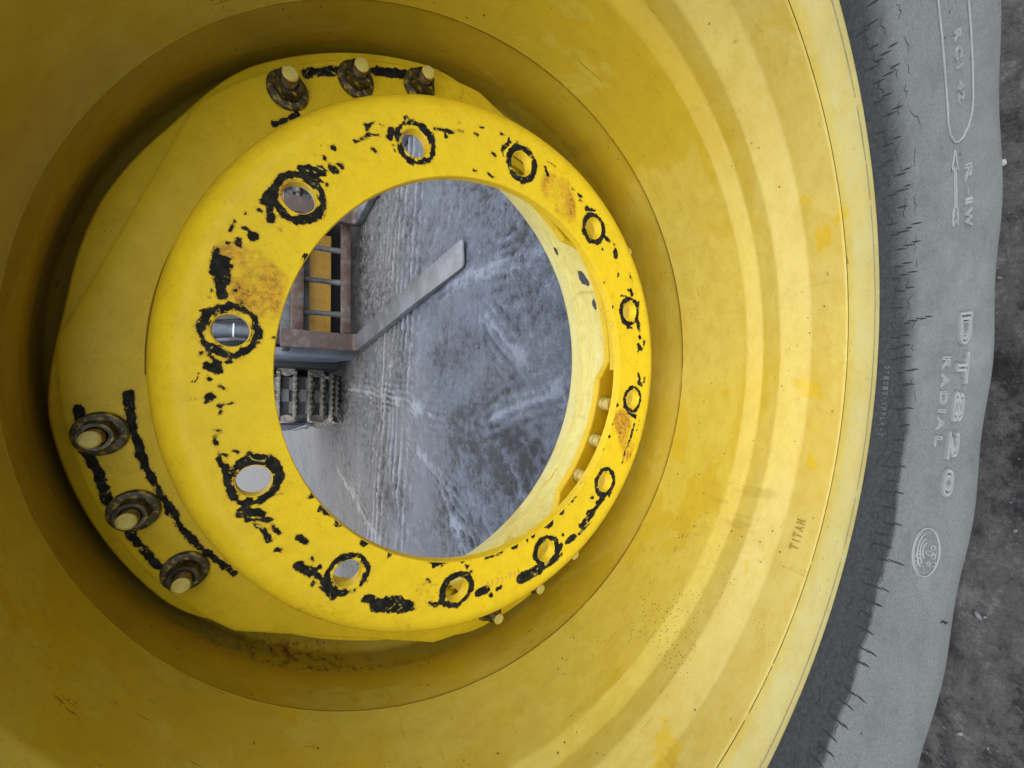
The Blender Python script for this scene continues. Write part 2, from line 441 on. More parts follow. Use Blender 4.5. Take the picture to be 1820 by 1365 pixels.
CHIPS = [(0.6892,0.8016,0.6995,0.7365,0.0173),(0.7228,0.7034,0.7218,0.7002,0.0143),(0.7417,0.6852,0.74,0.6756,0.0066),(0.6669,0.7475,0.661,0.7228,0.0076),(0.5548,0.8983,0.494,0.8938,0.0105),(0.5519,0.9089,0.5884,0.8884,0.0146),(0.5173,0.9239,0.5156,0.9186,0.0058),(0.4669,0.8627,0.467,0.86,0.0048),(0.7943,0.706,0.7921,0.7028,0.0065),(0.7562,0.7324,0.7534,0.7311,0.0051),(0.8419,0.6343,0.8689,0.5955,0.0047),(0.878,0.5891,0.8944,0.5521,0.0069),(0.8341,0.5667,0.8316,0.5597,0.0056),(0.8999,0.5064,0.9301,0.5006,0.0101),(0.8771,0.4909,0.8581,0.4842,0.0036),(0.9991,0.3284,1.0134,0.2462,0.0071),(0.9943,0.2789,0.9846,0.2741,0.0065),(1.0224,0.2382,1.0361,0.1956,0.0033),(1.0457,0.1333,1.0434,0.1286,0.0052),(0.9938,0.0503,0.989,0.0403,0.009),(0.8872,0.1327,0.8884,0.1236,0.006),(0.4473,0.9612,0.4449,0.9586,0.0068),(0.4272,0.9425,0.4253,0.9372,0.0126),(0.4067,0.9806,0.3893,0.9776,0.0078),(0.4315,1.0038,0.4635,0.9946,0.0033),(0.3651,1.0366,0.2935,1.0398,0.0119),(0.3335,1.0163,0.2612,1.0195,0.0192),(0.3234,1.0061,0.3184,1.001,0.011),(0.2541,1.0223,0.2148,1.018,0.0155),(0.2417,0.9854,0.2409,0.9845,0.0084),(0.261,0.9791,0.2516,0.9737,0.0047),(0.2301,1.0493,0.2292,1.0484,0.0054),(0.2415,0.9666,0.2441,0.9494,0.0019),(0.223,0.9747,0.2359,0.9561,0.0028),(0.2108,0.9744,0.2061,0.964,0.0047),(0.032,1.0719,0.03,1.0711,0.0045),(0.0216,1.0478,0.0084,1.0345,0.0063),(0.0108,1.028,0.0035,1.0147,0.004),(0.003,1.0047,0.0032,0.9912,0.0028),(0.2058,1.0535,0.2049,1.0527,0.0021),(-0.0079,1.0374,-0.0073,1.0276,0.0091),(-0.0176,1.051,-0.0226,1.029,0.0152),(-0.0476,1.0504,-0.0536,1.0478,0.0082),(-0.074,1.0204,-0.0829,1.0052,0.0066),(-0.1109,1.0417,-0.1139,1.0391,0.0088),(-0.1261,1.0535,-0.1273,1.0525,0.0049),(-0.1413,1.0188,-0.1721,1.0131,0.005),(-0.1352,1.0039,-0.1339,0.9785,0.0022),(-0.2424,1.0288,-0.2703,1.0257,0.0033),(-0.2209,1.0293,-0.2248,1.0068,0.0022),(-0.2988,1.0151,-0.313,0.9895,0.0056),(-0.3175,1.0146,-0.3428,1.009,0.0056),(-0.3436,0.9989,-0.3829,0.9826,0.0114),(-0.2917,0.9797,-0.299,0.964,0.0057),(-0.3011,0.9323,-0.3082,0.9214,0.0041),(-0.5084,0.9481,-0.5239,0.888,0.0149),(-0.5369,0.9313,-0.5483,0.8592,0.0084),(-0.561,0.9035,-0.5771,0.8865,0.0061),(-0.5848,0.8807,-0.6214,0.8627,0.0087),(-0.5762,0.8527,-0.5995,0.8347,0.0063),(-0.6597,0.8387,-0.6655,0.8269,0.0057),(-0.6285,0.7686,-0.6506,0.7433,0.0119),(-0.7372,0.765,-0.7684,0.7205,0.0161),(-0.7858,0.7072,-0.8049,0.6873,0.0097),(-0.7533,0.6923,-0.7577,0.689,0.0083),(-0.7112,0.7225,-0.7226,0.7189,0.0048),(-0.8211,0.6802,-0.8903,0.6381,0.0127),(-0.4612,0.8618,-0.4574,0.8275,0.0031),(-0.9242,0.5185,-0.9357,0.4924,0.0162),(-0.9635,0.4739,-1.0114,0.3347,0.0277),(-0.9593,0.4387,-0.9696,0.3837,0.0188),(-1.0171,0.3815,-1.0265,0.3148,0.0116),(-1.0242,0.2357,-1.0399,0.2145,0.0093),(-1.0335,0.1837,-1.0546,0.1615,0.0106),(-1.0426,-0.0046,-1.0335,-0.0513,0.0184),(-1.0654,-0.0714,-1.0725,-0.0779,0.0071),(-1.0492,-0.1132,-1.0452,-0.1316,0.0084),(-1.0286,-0.2533,-1.0024,-0.3612,0.0307),(-0.9965,-0.3608,-0.9626,-0.4744,0.0266),(-0.9505,-0.4734,-0.9083,-0.5001,0.0194),(-0.8077,-0.6486,-0.7706,-0.7283,0.0147),(-0.7529,-0.6931,-0.7617,-0.7106,0.0149),(-0.8112,-0.6327,-0.8264,-0.6503,0.0117),(-0.7056,-0.7564,-0.6847,-0.789,0.0152),(-0.6684,-0.7105,-0.6732,-0.7194,0.0134),(-0.8901,0.0676,-0.8966,0.0616,0.0099),(-0.9274,0.0394,-0.9316,0.0346,0.0056),(-0.9064,0.2571,-0.9249,0.241,0.0041),(-0.8772,-0.0349,-0.8744,-0.1094,0.0039),(-0.7558,-0.4032,-0.7157,-0.4807,0.0046),(-0.6615,-0.5602,-0.649,-0.5915,0.0058),(-0.6841,-0.8004,-0.7295,-0.7513,0.0148),(-0.7566,-0.7015,-0.7522,-0.73,0.0143),(-0.8183,-0.6617,-0.7862,-0.7273,0.0071),(-0.864,-0.6322,-0.8036,-0.7289,0.004),(-0.8903,-0.5476,-0.8772,-0.5895,0.0175),(-0.8427,-0.5119,-0.8519,-0.5179,0.0057),(1.0176,0.0016,1.0685,-0.0349,0.0098),(1.0144,-0.0052,0.9982,-0.0063,0.0037),(0.9912,0.0487,0.9895,0.0454,0.012),(1.023,-0.2459,0.9929,-0.2635,0.0095),(1.0788,0.1203,1.0828,0.102,0.0046),(1.0631,0.2177,1.0654,0.1975,0.0033),(1.0456,0.1365,1.0467,0.1244,0.0057),(0.8884,0.136,0.8895,0.1238,0.0069),(0.8966,0.0649,0.882,0.0318,0.0036),(0.9704,-0.4256,0.9689,-0.4426,0.0058),(0.9533,-0.4651,0.9467,-0.4872,0.0074),(0.926,-0.4804,0.9232,-0.4936,0.0075),(0.8936,-0.5268,0.903,-0.5886,0.0106),(0.774,-0.6846,0.7669,-0.714,0.0146),(0.7623,-0.7242,0.7541,-0.7494,0.0066),(0.7157,-0.6617,0.7133,-0.6666,0.0064),(0.7193,-0.7627,0.6934,-0.7702,0.0167),(1.0542,-0.251,1.0442,-0.3139,0.002),(0.6054,-0.797,0.5883,-0.7987,0.0051),(0.5223,-0.9139,0.502,-0.9213,0.0124),(0.5254,-0.8872,0.5235,-0.8979,0.007),(0.4858,-0.8343,0.4882,-0.8753,0.0069),(0.3656,-0.9842,0.3094,-1.0067,0.0127),(0.3141,-0.909,0.3107,-0.9466,0.0088),(0.2662,-1.0169,0.2594,-1.0232,0.0129),(0.2214,-1.0106,0.1938,-1.0358,0.011),(0.1177,-1.0051,0.1144,-1.011,0.0055),(0.0447,-1.0295,0.0155,-1.046,0.0074),(-0.0071,-1.0406,-0.0215,-1.0647,0.0131),(-0.1937,-0.9667,-0.2171,-1.0295,0.0092),(0.1771,-1.0098,0.1758,-1.0122,0.0046),(-0.2588,-1.0264,-0.3568,-0.9969,0.0079),(-0.3565,-0.9903,-0.4263,-0.9585,0.0078),(-0.4306,-0.9557,-0.4922,-0.9426,0.005),(-0.2643,-1.0606,-0.3003,-1.0509,0.0034),(-0.3039,-0.9077,-0.3302,-0.904,0.0038),(-0.6699,-0.7192,-0.6659,-0.7217,0.0103),(-0.6818,-0.7789,-0.7109,-0.7698,0.0105),(-0.7307,-0.7569,-0.7081,-0.7814,0.0052)]
FLCH = [(-0.3479,1.4101,-0.4098,1.3836,0.009),(-0.4098,1.3836,-0.5313,1.3532,0.0098),(-0.6549,1.2916,-0.7256,1.2542,0.0092),(-0.7256,1.2542,-0.7999,1.2091,0.0094),(-0.1365,1.3042,-0.2594,1.2923,0.0094),(-0.2594,1.2923,-0.4073,1.254,0.0066),(-0.4073,1.254,-0.5261,1.2041,0.0061),(-0.5261,1.2041,-0.6667,1.1403,0.0063),(-0.6667,1.1403,-0.7525,1.0805,0.0066),(-0.7525,1.0805,-0.8854,0.9664,0.0062),(-0.19,1.4325,-0.2291,1.4276,0.0088),(1.2294,0.768,1.2914,0.6458,0.0121),(1.3566,0.4893,1.4052,0.3529,0.0145),(0.9772,0.8759,1.0479,0.7969,0.005)]
RUST = [(0.3282,0.9687,0.2833,0.9036,0.0587),(0.2384,0.9507,0.2001,0.8846,0.0383),(0.3694,0.9929,0.3588,0.9539,0.0236),(0.937,-0.3081,0.8839,-0.367,0.064),(0.9656,-0.3602,0.8521,-0.4069,0.039),(-0.2265,-0.911,-0.4154,-0.9938,0.0494),(0.63,0.8437,0.5889,0.8544,0.011)]

# ================================================================== THE WHEEL
wheel = tag(empty('tractor_wheel'), 'yellow tractor wheel with chipped bolt ring, deep rim and dusty grey tyre', 'wheel')

# ---- disc: pierced mounting ring + dish + flange, one pressed plate
HOLE_A = [math.radians(23.8 + 30 * k) for k in range(12)]
R_H = .053
R_B, R_F, Q = .87, 1.113, .103
def hole_sector(a0):
    """annular sector +-15 deg round one bolt hole, meshed from the hole outwards"""
    base = np.linspace(0, 2 * math.pi, 168, endpoint=False)
    da = math.radians(15)
    cor = []
    for r in (R_B, R_F):
        for s in (-1, 1):
            p = (r * math.cos(s * da) - 1, r * math.sin(s * da)); cor.append(math.atan2(p[1], p[0]) % (2 * math.pi))
    ph = np.sort(np.unique(np.concatenate([base, cor])))
    c, s_ = np.cos(ph), np.sin(ph)
    ts = np.linspace(0, .45, 1801)[:, None]
    x = 1 + ts * c; y = ts * s_
    r = np.hypot(x, y); a = np.abs(np.arctan2(y, x))
    out = (r < R_B) | (r > R_F) | (a > da)
    k = out.argmax(0)
    lo = ts[k - 1, 0].copy(); hi = ts[k, 0].copy()
    for _ in range(40):
        mid = (lo + hi) / 2
        x = 1 + mid * c; y = mid * s_
        o = (np.hypot(x, y) < R_B) | (np.hypot(x, y) > R_F) | (np.abs(np.arctan2(y, x)) > da)
        hi = np.where(o, mid, hi); lo = np.where(o, lo, mid)
    T = lo
    for q in cor:      # corners exactly
        j = np.argmin(np.abs(ph - q))
        b = min(((r_, s2) for r_ in (R_B, R_F) for s2 in (-1, 1)), key=lambda g: abs((math.atan2(g[0] * math.sin(g[1] * da), g[0] * math.cos(g[1] * da) - 1) % (2 * math.pi)) - q))
        T[j] = math.hypot(b[0] * math.cos(da) - 1, b[0] * math.sin(da))
    m = 46
    w = np.linspace(0, 1, m)
    D = R_H + .004 + (T[:, None] - R_H - .004) * w[None, :]
    X = 1 + D * c[:, None]; Y = D * s_[:, None]
    dep = np.zeros_like(X)
    # lip of the hole (rounded) and its wall, added before the face
    lip = [(R_H, .05), (R_H, .006), (R_H + .0012, .002)]
    LX = np.stack([1 + l[0] * c for l in lip], 1); LY = np.stack([l[0] * s_ for l in lip], 1)
    LD = np.stack([np.full_like(c, l[1]) for l in lip], 1)
    X = np.concatenate([LX, X], 1); Y = np.concatenate([LY, Y], 1); dep = np.concatenate([LD, dep], 1)
    ca, sa = math.cos(a0), math.sin(a0)
    V = np.stack([X * ca - Y * sa, dep, X * sa + Y * ca], -1)
    F = grid_faces(len(ph), m + 3, True)
    # back face of the plate
    Bx = 1 + (R_H + (T[:, None] - R_H) * np.linspace(0, 1, 5)[None, :]) * c[:, None]
    By = (R_H + (T[:, None] - R_H) * np.linspace(0, 1, 5)[None, :]) * s_[:, None]
    B = np.stack([Bx * ca - By * sa, .05 + 0 * Bx, Bx * sa + By * ca], -1).reshape(-1, 3)
    F2 = grid_faces(len(ph), 5, True, len(V.reshape(-1, 3)), True)
    return np.concatenate([V.reshape(-1, 3), B]), np.concatenate([F, F2])

VV, FF, off = [], [], 0
for a in HOLE_A:
    V, F = hole_sector(a); VV.append(V); FF.append(F[:, ::-1] + off); off += len(V)
n_face = off
def add_lathe(prof, seg, inv=False, window=None):
    global off
    P = np.array(prof, float); th = np.linspace(0, 2 * math.pi, seg, endpoint=False)
    V = np.zeros((seg, len(P), 3)); V[..., 0] = np.cos(th)[:, None] * P[:, 0]; V[..., 1] = P[:, 1]; V[..., 2] = np.sin(th)[:, None] * P[:, 0]
    F = grid_faces(seg, len(P), True, off, inv)
    if window is not None:
        dg_ = np.degrees(np.arctan2(V[..., 2], V[..., 0])).reshape(-1)[F - off]
        yy_ = V[..., 1].reshape(-1)[F - off].mean(1)
        dev = np.abs((dg_ - 69 + 45) % 90 - 45).max(1)
        F = F[~((dev < 24) & (yy_ > window))]
    VV.append(V.reshape(-1, 3)); FF.append(F); off += seg * len(P)
# bore edge, bore wall, back of the plate
add_lathe([(R_B, 0), (R_B - .003, .004), (R_B - .003, .046), (R_B, .0499)], 360, True)
# rounded shoulder and dish wall down to the flange
arc = [(R_F + Q * math.sin(t), Q - Q * math.cos(t)) for t in np.linspace(0, math.pi / 2, 14)]
add_lathe(arc + [(1.217, .14), (1.219, .22), (1.222, .29)] + [(1.262 - .04 * math.cos(t), .32 + .04 * math.sin(t)) for t in np.linspace(0, math.pi / 2, 8)], 480, False, .225)
# inside of the dish
add_lathe([(1.10, .05), (1.14, .065), (1.165, .10), (1.167, .22), (1.168, .30), (1.185, .38), (1.23, .412)], 240, True, .225)
# flange with arcs at the bolt groups and straight cuts between
def r_out(th):
    a = (np.degrees(th) - 24 + 45) % 90 - 45       # angle from the nearest bolt group
    R0 = 1.486
    ah = math.radians(26)
    b = np.radians(np.abs(a))
    chord = R0 * math.cos(math.radians(19)) / np.cos(math.radians(45) - b)
    return np.where(b <= ah, R0, chord)
th = np.linspace(0, 2 * math.pi, 1440, endpoint=False)
ro = r_out(th)
w = np.linspace(0, 1, 34)
RR = np.concatenate([1.262 + (ro[:, None] - .005 - 1.262) * w[None, :], ro[:, None], ro[:, None], np.full((1440, 1), 1.22)], 1)
cen = np.clip((22 - np.abs((np.degrees(th) - 69 + 45) % 90 - 45)) / 6, 0, 1)     # straight edges roll over slightly
drop = np.clip((RR[:, :34] - (ro[:, None] - .062)) / .062, 0, 1) ** 2 * .0035 * cen[:, None]
DD = np.concatenate([.36 + drop, .363 + .0035 * cen[:, None], np.full((1440, 1), .373), np.full((1440, 1), .373)], 1)
V = np.stack([np.cos(th)[:, None] * RR, DD, np.sin(th)[:, None] * RR], -1)
fl0 = off
VV.append(V.reshape(-1, 3)); FF.append(grid_faces(1440, 37, True, off)); off += V.shape[0] * V.shape[1]
V = np.concatenate(VV); F = np.concatenate(FF)
me = mesh_np('wheel_disc', V * S + np.array([0, 0, HW]), F)
# fields: chips (signed distance) and rust
px, pz = V[:, 0], V[:, 2]
chip = np.full(len(V), .5); rust = np.zeros(len(V))
fx, fz = px[:n_face], pz[:n_face]
rr = np.hypot(fx, fz); aa = np.arctan2(fz, fx)
dh = np.full(n_face, 9.0); hid = np.zeros(n_face, int)
for k, a in enumerate(HOLE_A):
    q = np.hypot(fx - math.cos(a), fz - math.sin(a)); hid = np.where(q < dh, k, hid); dh = np.minimum(dh, q)
#           k: 0 top  1     2     3     4     5     6     7     8     9     10    11   (world angle 23.8 + 30k)
ringw = np.array([.032, .038, .038, .036, .033, .033, .034, .032, .029, .030, .029, .032])
nz = fbm(fx * 30, fz * 30, 4, .65) * .045
phi = np.arctan2(fz - np.sin(np.array(HOLE_A))[hid], fx - np.cos(np.array(HOLE_A))[hid])
ring = dh - R_H - ringw[hid] * (1 + .55 * fbm(phi * 1.2 + hid * 7.7, hid * 3.3 + 0 * phi, 2))
gap_in = np.where((dh > R_H + .004) & (dh < R_H + .010), .5, 0)
capd = capsule_d(fx, fz, CHIPS)
band = np.abs(rr - 1.085) - .012 + np.where(fbm(aa * 9, rr * 3 + 5, 3) > .07, 0, .03)  # broken line of chips at the seat edge
band = np.maximum(band, .004 - fbm(fx * 34, fz * 34, 2) * .06)
bore_e = (rr - R_B) - .006 + (.02 - fbm(aa * 22, rr * 9, 3) * .12) + np.where(np.sin(aa + .9) < .1, 0, .02)
f = np.minimum(np.minimum(ring, capd + 0 * nz), np.minimum(band + .003, bore_e))
# islands of paint left inside the bare rings
isl = .016 - np.abs(fbm(fx * 40 + 3, fz * 40, 3)) * .10
rim_on = np.abs(dh - R_H - .008) - .004 + fbm(phi * 2 + hid, hid * 1.7 + 0 * phi, 2) * .02
f = np.maximum(f, -(rim_on + np.where(hid >= 5, .0065, .001)))
chip[:n_face] = f + nz * .45
chip[:n_face][dh < R_H + .0035] = .4
d = capsule_d(fx, fz, [(a, b, c, d_, r) for a, b, c, d_, r in RUST])
rust[:n_face] = np.clip(1 - np.maximum(d, 0) / .035, 0, 1) * np.clip(.55 + fbm(fx * 9, fz * 9, 3) * 1.4, .0, 1)
k = slice(fl0, len(V))
d = capsule_d(px[k], pz[k], FLCH)
core = d + .014 - fbm(px[k] * 20, pz[k] * 20, 2) * .03
chip[k] = np.where(V[k, 1] < .376, d - .006 + fbm(px[k] * 30, pz[k] * 30, 3) * .014, .5)
add_attr(me, 'chip', chip); add_attr(me, 'rust', rust)
disc = link('wheel_disc', me, M_disc, wheel, 32)

# ---- rim: front barrel with bead ledges and rolled flange, rear barrel, lug ring inside
fr = round_prof([(1.503, .545), (1.560, .51), (1.560, .40), (1.522, .048), (1.512, .034), (1.515, .022), (1.592, -.350), (1.645, -.408), (1.652, -.505), (1.748, -.612), (1.768, -.772), (1.774, -.779), (1.783, -.780),
                 (1.86, -.800), (1.97, -.826), (2.06, -.829), (2.098, -.815), (2.105, -.79), (2.08, -.772), (1.96, -.775), (1.87, -.70), (1.84, -.62)],
                [0, .02, .05, .02, .004, .004, .010, .010, .010, .012, .004, .004, .01, .06, .05, .03, .02, .012, .02, .05, .08, 0], 6)
SEG = 720
th = np.linspace(0, 2 * math.pi, SEG, endpoint=False)
# resample along the profile so that attributes are fine enough
def resample(P, step):
    out = [P[0]]
    for a, b in zip(P[:-1], P[1:]):
        n = max(1, int(np.linalg.norm(b - a) / step))
        for t in np.linspace(0, 1, n + 1)[1:]: out.append(a + (b - a) * t)
    return np.array(out)
fr = resample(fr, .012)
V1 = np.zeros((SEG, len(fr), 3))
wob = .0016 * np.sin(3 * th + 1) + .001 * np.sin(7 * th)
R1 = fr[:, 0][None, :] + wob[:, None] * np.clip((fr[:, 1] + .9), 0, 1)[None, :] * 0 
V1[..., 0] = np.cos(th)[:, None] * R1; V1[..., 1] = fr[:, 1] + 0 * R1; V1[..., 2] = np.sin(th)[:, None] * R1
re_ = resample(round_prof([(1.500, .54), (1.508, .57), (1.525, .735), (1.545, .76), (1.565, .83), (1.615, 1.13), (1.640, 1.19), (1.660, 1.31), (1.70, 1.365), (1.80, 1.40), (2.00, 1.42), (2.09, 1.40), (2.06, 1.37)], [0, .03, .02, .02, .02, .05, .03, .04, .04, .05, .05, .02, 0], 6), .015)
V2 = np.zeros((SEG, len(re_), 3)); V2[..., 0] = np.cos(th)[:, None] * re_[:, 0]; V2[..., 1] = re_[:, 1]; V2[..., 2] = np.sin(th)[:, None] * re_[:, 0]
V = np.concatenate([V1.reshape(-1, 3), V2.reshape(-1, 3)])
F = np.concatenate([grid_faces(SEG, len(fr), True, 0, True), grid_faces(SEG, len(re_), True, SEG * len(fr))])
me = mesh_np('rim', V * S + np.array([0, 0, HW]), F)
r_ = np.hypot(V[:, 0], V[:, 2]); y_ = V[:, 1]; a_ = np.degrees(np.arctan2(V[:, 2], V[:, 0]))
da = np.abs((a_ - 152 + 180) % 360 - 180)
add_attr(me, 'rust', np.clip(1 - da / 26, 0, 1) * np.clip(1 - np.abs(y_ - .46) / .17, 0, 1) + .5 * np.clip(1 - np.abs(y_ - .36) / .05, 0, 1) * (y_ < .42))
line = np.zeros(len(V))
nl = SEG * len(fr)
ii = np.arange(nl) % len(fr)
j1 = np.argmin(np.abs(fr[:, 0] - 1.775) + np.abs(fr[:, 1] + .782)); line[:nl][(np.abs(ii - j1) <= 1)] = 1.0; j0 = np.argmin(np.abs(fr[:, 0] - 1.512) + np.abs(fr[:, 1] - .034)); line[:nl][np.abs(ii - j0) <= 1] = .9
j2 = np.argmin(np.abs(fr[:, 0] - 1.99) + np.abs(fr[:, 1] + .828)); line[:nl][(ii == j2)] = .75
add_attr(me, 'line', line)
mark = np.zeros(len(V))
for a0, y0, da_, dy_ in ((-59.2, .915, 2.6, .05), (-60.6, .875, 1.6, .035), (-67.6, .852, 2.0, .03), (-49.8, 1.13, 1.6, .03)):
    mark = np.maximum(mark, 1 - np.hypot((a_ - a0) / da_, (y_ - y0) / dy_) * .6)
add_attr(me, 'mark', np.clip(mark, 0, 1))
add_attr(me, 'edge', np.clip((r_ - 1.79) / .06, 0, 1) * (y_ < 0) + np.clip((y_ - 1.17) / .05, 0, 1))
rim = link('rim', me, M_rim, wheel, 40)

# lug ring welded inside the barrel; at four places a joggled tongue reaches further in
th = np.linspace(0, 2 * math.pi, 720, endpoint=False)
a = np.abs((np.degrees(th) - 69 + 45) % 90 - 45)
t = np.clip((26.5 - a) / 6.0, 0, 1)
ri = 1.30 + (1.207 - 1.30) * t
o1 = np.ones_like(ri)
dg = np.degrees(th) % 360
mid = np.interp(dg, [0, 69, 159, 249, 339, 360], [1.45, 1.490, 1.428, 1.45, 1.45, 1.45])      # narrower between the bolt groups
wt = np.clip((31 - a) / 19, 0, 1); wt = wt * wt * (3 - 2 * wt)
rl = 1.525 + (mid - 1.525) * wt
Rall = np.stack([1.503 * o1, ri + .006, ri, ri, ri + .006, 1.375 * o1, 1.385 * o1, rl - .006, rl, rl], 1)
Yall = np.stack([.552 * o1, .552 * o1, .546 * o1, .498 * o1, .492 * o1, .492 * o1, .374 * o1, .374 * o1, .380 * o1, .45 * o1], 1)
V = np.stack([np.cos(th)[:, None] * Rall, Yall, np.sin(th)[:, None] * Rall], -1).reshape(-1, 3)
lug_me = mesh_np('lug_ring', V * S + np.array([0, 0, HW]), grid_faces(720, 10, True))
z0 = np.zeros(len(V))
add_attr(lug_me, 'rust', z0); add_attr(lug_me, 'chip', z0 + .5)
lug = link('lug_ring', lug_me, M_disc, rim, 30)

# ---- bolts
def lathe_local(prof, seg, name):
    P = np.array(prof, float) * S; t_ = np.linspace(0, 2 * math.pi, seg, endpoint=False)
    V = np.zeros((seg, len(P), 3)); V[..., 0] = np.cos(t_)[:, None] * P[:, 0]; V[..., 1] = P[:, 1]; V[..., 2] = np.sin(t_)[:, None] * P[:, 0]
    return mesh_np(name, V.reshape(-1, 3), grid_faces(seg, len(P), True))
def hex_mesh(af, h, name, ch=.018):
    """hex nut, chamfered, from y=0 to y=-h"""
    r = af / 2 / math.cos(math.pi / 6)
    V, F = [], []
    t_ = [math.pi / 6 + k * math.pi / 3 for k in range(6)]
    n = 48
    ring = []
    for k in range(n):
        x = 2 * math.pi * k / n
        rr_ = (af / 2) / math.cos((x + math.pi / 6) % (math.pi / 3) - math.pi / 6)
        ring.append((x, rr_))
    def row(f_, y): return [(f_(q) * math.cos(x), y, f_(q) * math.sin(x)) for x, q in ring]
    cir = af / 2 * .97
    lim = lambda q: q
    rows = [row(lim, 0), row(lim, -h + ch * .9), row(lambda q: q - (q - af / 2) * .55, -h + ch * .35), row(lambda q: cir, -h), row(lambda q: .050, -h), row(lambda q: .044, -h + .012)]
    for rw in rows: V += rw
    V = np.array(V) * S
    V = V.reshape(len(rows), n, 3).transpose(1, 0, 2).reshape(-1, 3)
    return mesh_np(name, V, grid_faces(n, len(rows), True))
nut_me = hex_mesh(.140, .080, 'nut'); nut_me.materials.append(M_nut); shade(nut_me, 28)
was_me = lathe_local([(.04, -.001), (.108, -.001), (.111, -.006), (.111, -.018), (.104, -.027), (.082, -.032), (.04, -.032)], 48, 'washer'); was_me.materials.append(M_washer); shade(was_me, 35)
thp = [(.040, .0)]
for k in range(7):
    y = -.06 - k * .0185
    thp += [(.0425, y), (.0370, y - .0092)]
thp += [(.0425, -.186), (.0425, -.190)]
thr_me = lathe_local(thp, 32, 'stud'); thr_me.materials.append(M_thread); shade(thr_me, 60)
end_me = lathe_local([(.0425, -.1898), (.0420, -.194), (.037, -.199), (.033, -.200), (.031, -.197), (.016, -.1965), (.0005, -.1972)], 32, 'stud_end'); end_me.materials.append(M_stud); shade(end_me, 40)
head_me = hex_mesh(.150, .06, 'bolt_head'); head_me.materials.append(M_nut); shade(head_me, 28)

def place_bolt(r, a, y, spin, long=1.0, name='wheel_bolt', tilt=0.0):
    o = empty(name, (r * S * math.cos(a), y * S, r * S * math.sin(a) + HW))
    o.parent = wheel
    o.rotation_euler = (tilt, 0, 0); o.scale = (.70, .70, .70)
    for nm, m_, sp, dy in (('washer', was_me, 0, 0), ('nut', nut_me, spin, -.032 * S), ('stud', thr_me, spin * .7, (1 - long) * .1 * S), ('stud_end', end_me, spin, (1 - long) * .1 * S)):
        c = link(nm, m_, None, o); c.rotation_euler = (0, sp, 0); c.location = (0, dy, 0)
    return o
k = 0
for g in (24, 114, 204, 294):
    for d_ in (-12.5, 0, 12.5):
        place_bolt(1.402, math.radians(g + d_), .3595, RNG.random() * 1.0, 1.0 - RNG.random() * .25)
# short bolts on the inner lugs seen through the bore: stubs pointing forward
stub_me = lathe_local([(.001, .0), (.054, .0), (.054, -.006), (.052, -.030), (.047, -.034), (.047, -.080), (.044, -.088), (.001, -.090)], 24, 'stub'); stub_me.materials.append(M_stud); shade(stub_me, 35)
for g in (69, 159, 249, 339):
    for d_ in (-12.5, 0, 12.5):
        a = math.radians(g + d_)
        o = link('lug_stud', stub_me, None, wheel)
        o.location = (1.272 * S * math.cos(a), .492 * S, 1.272 * S * math.sin(a) + HW)
# flange part of the lug ring is hidden by the disc there

# ---- tyre
half = [(1.90, -.70), (1.99, -.752), (2.09, -.758), (2.16, -.79), (2.30, -.858), (2.42, -.903), (2.50, -.928), (2.62, -.972), (2.75, -1.022), (2.90, -1.086), (3.0, -1.112), (3.08, -1.116), (3.18, -1.09), (3.30, -1.0), (3.42, -.88), (3.50, -.70), (3.55, -.4), (3.565, .0), (3.57, .31)]
hp = smooth_prof(half, 7)
mir = hp[::-1][1:].copy(); mir[:, 1] = .62 - mir[:, 1]
tp = np.vstack([hp, mir])
SEG = 640
th = np.linspace(0, 2 * math.pi, SEG, endpoint=False)
def bulge(th, r):
    """slight scalloping where the tread bars run into the sidewall"""
    w_ = np.exp(-((r - 3.1) / .22) ** 2)
    return .008 * np.cos(19 * (th - math.radians(-66))) * w_
V = np.zeros((SEG, len(tp), 3))
yb = tp[:, 1][None, :] - bulge(th[:, None], tp[:, 0][None, :]) * np.where(tp[:, 1] < .31, 1, -1)[None, :]
V[..., 0] = np.cos(th)[:, None] * tp[:, 0]; V[..., 1] = yb; V[..., 2] = np.sin(th)[:, None] * tp[:, 0]
V[..., 2] = np.maximum(V[..., 2], -3.54)
V = V.reshape(-1, 3)
me = mesh_np('tyre', V * S + np.array([0, 0, HW]), grid_faces(SEG, len(tp), True, 0, False))
r_ = np.hypot(V[:, 0], V[:, 2]); a_ = np.arctan2(V[:, 2], V[:, 0])
bnd = 2.38 + .05 * np.clip((-np.degrees(a_) - 85) / 20, -1, 1) + .05 * fbm(a_ * 14, a_ * 0, 3)
wd = .12 + .40 * np.clip((np.degrees(a_) + 100) / 25, 0, 1)
dust = np.clip(.5 + (r_ - bnd) / wd, .10, 1.1)
add_attr(me, 'dust', dust)
tyre = link('tyre', me, M_tyre, wheel, 180)

# mapping from (r, angle, height) to the sidewall surface
fp = hp[:, :]
def side_pt(r, a, h):
    y = np.interp(r, fp[2:70, 0], fp[2:70, 1])
    dy = (np.interp(r + .01, fp[2:70, 0], fp[2:70, 1]) - np.interp(r - .01, fp[2:70, 0], fp[2:70, 1])) / .02
    n = np.sqrt(1 + dy * dy)
    rr_ = r + h * dy / n; yy = y - h / n - bulge(a, r)
    return np.stack([rr_ * np.cos(a), yy, rr_ * np.sin(a)], -1) * S + np.array([0, 0, HW])

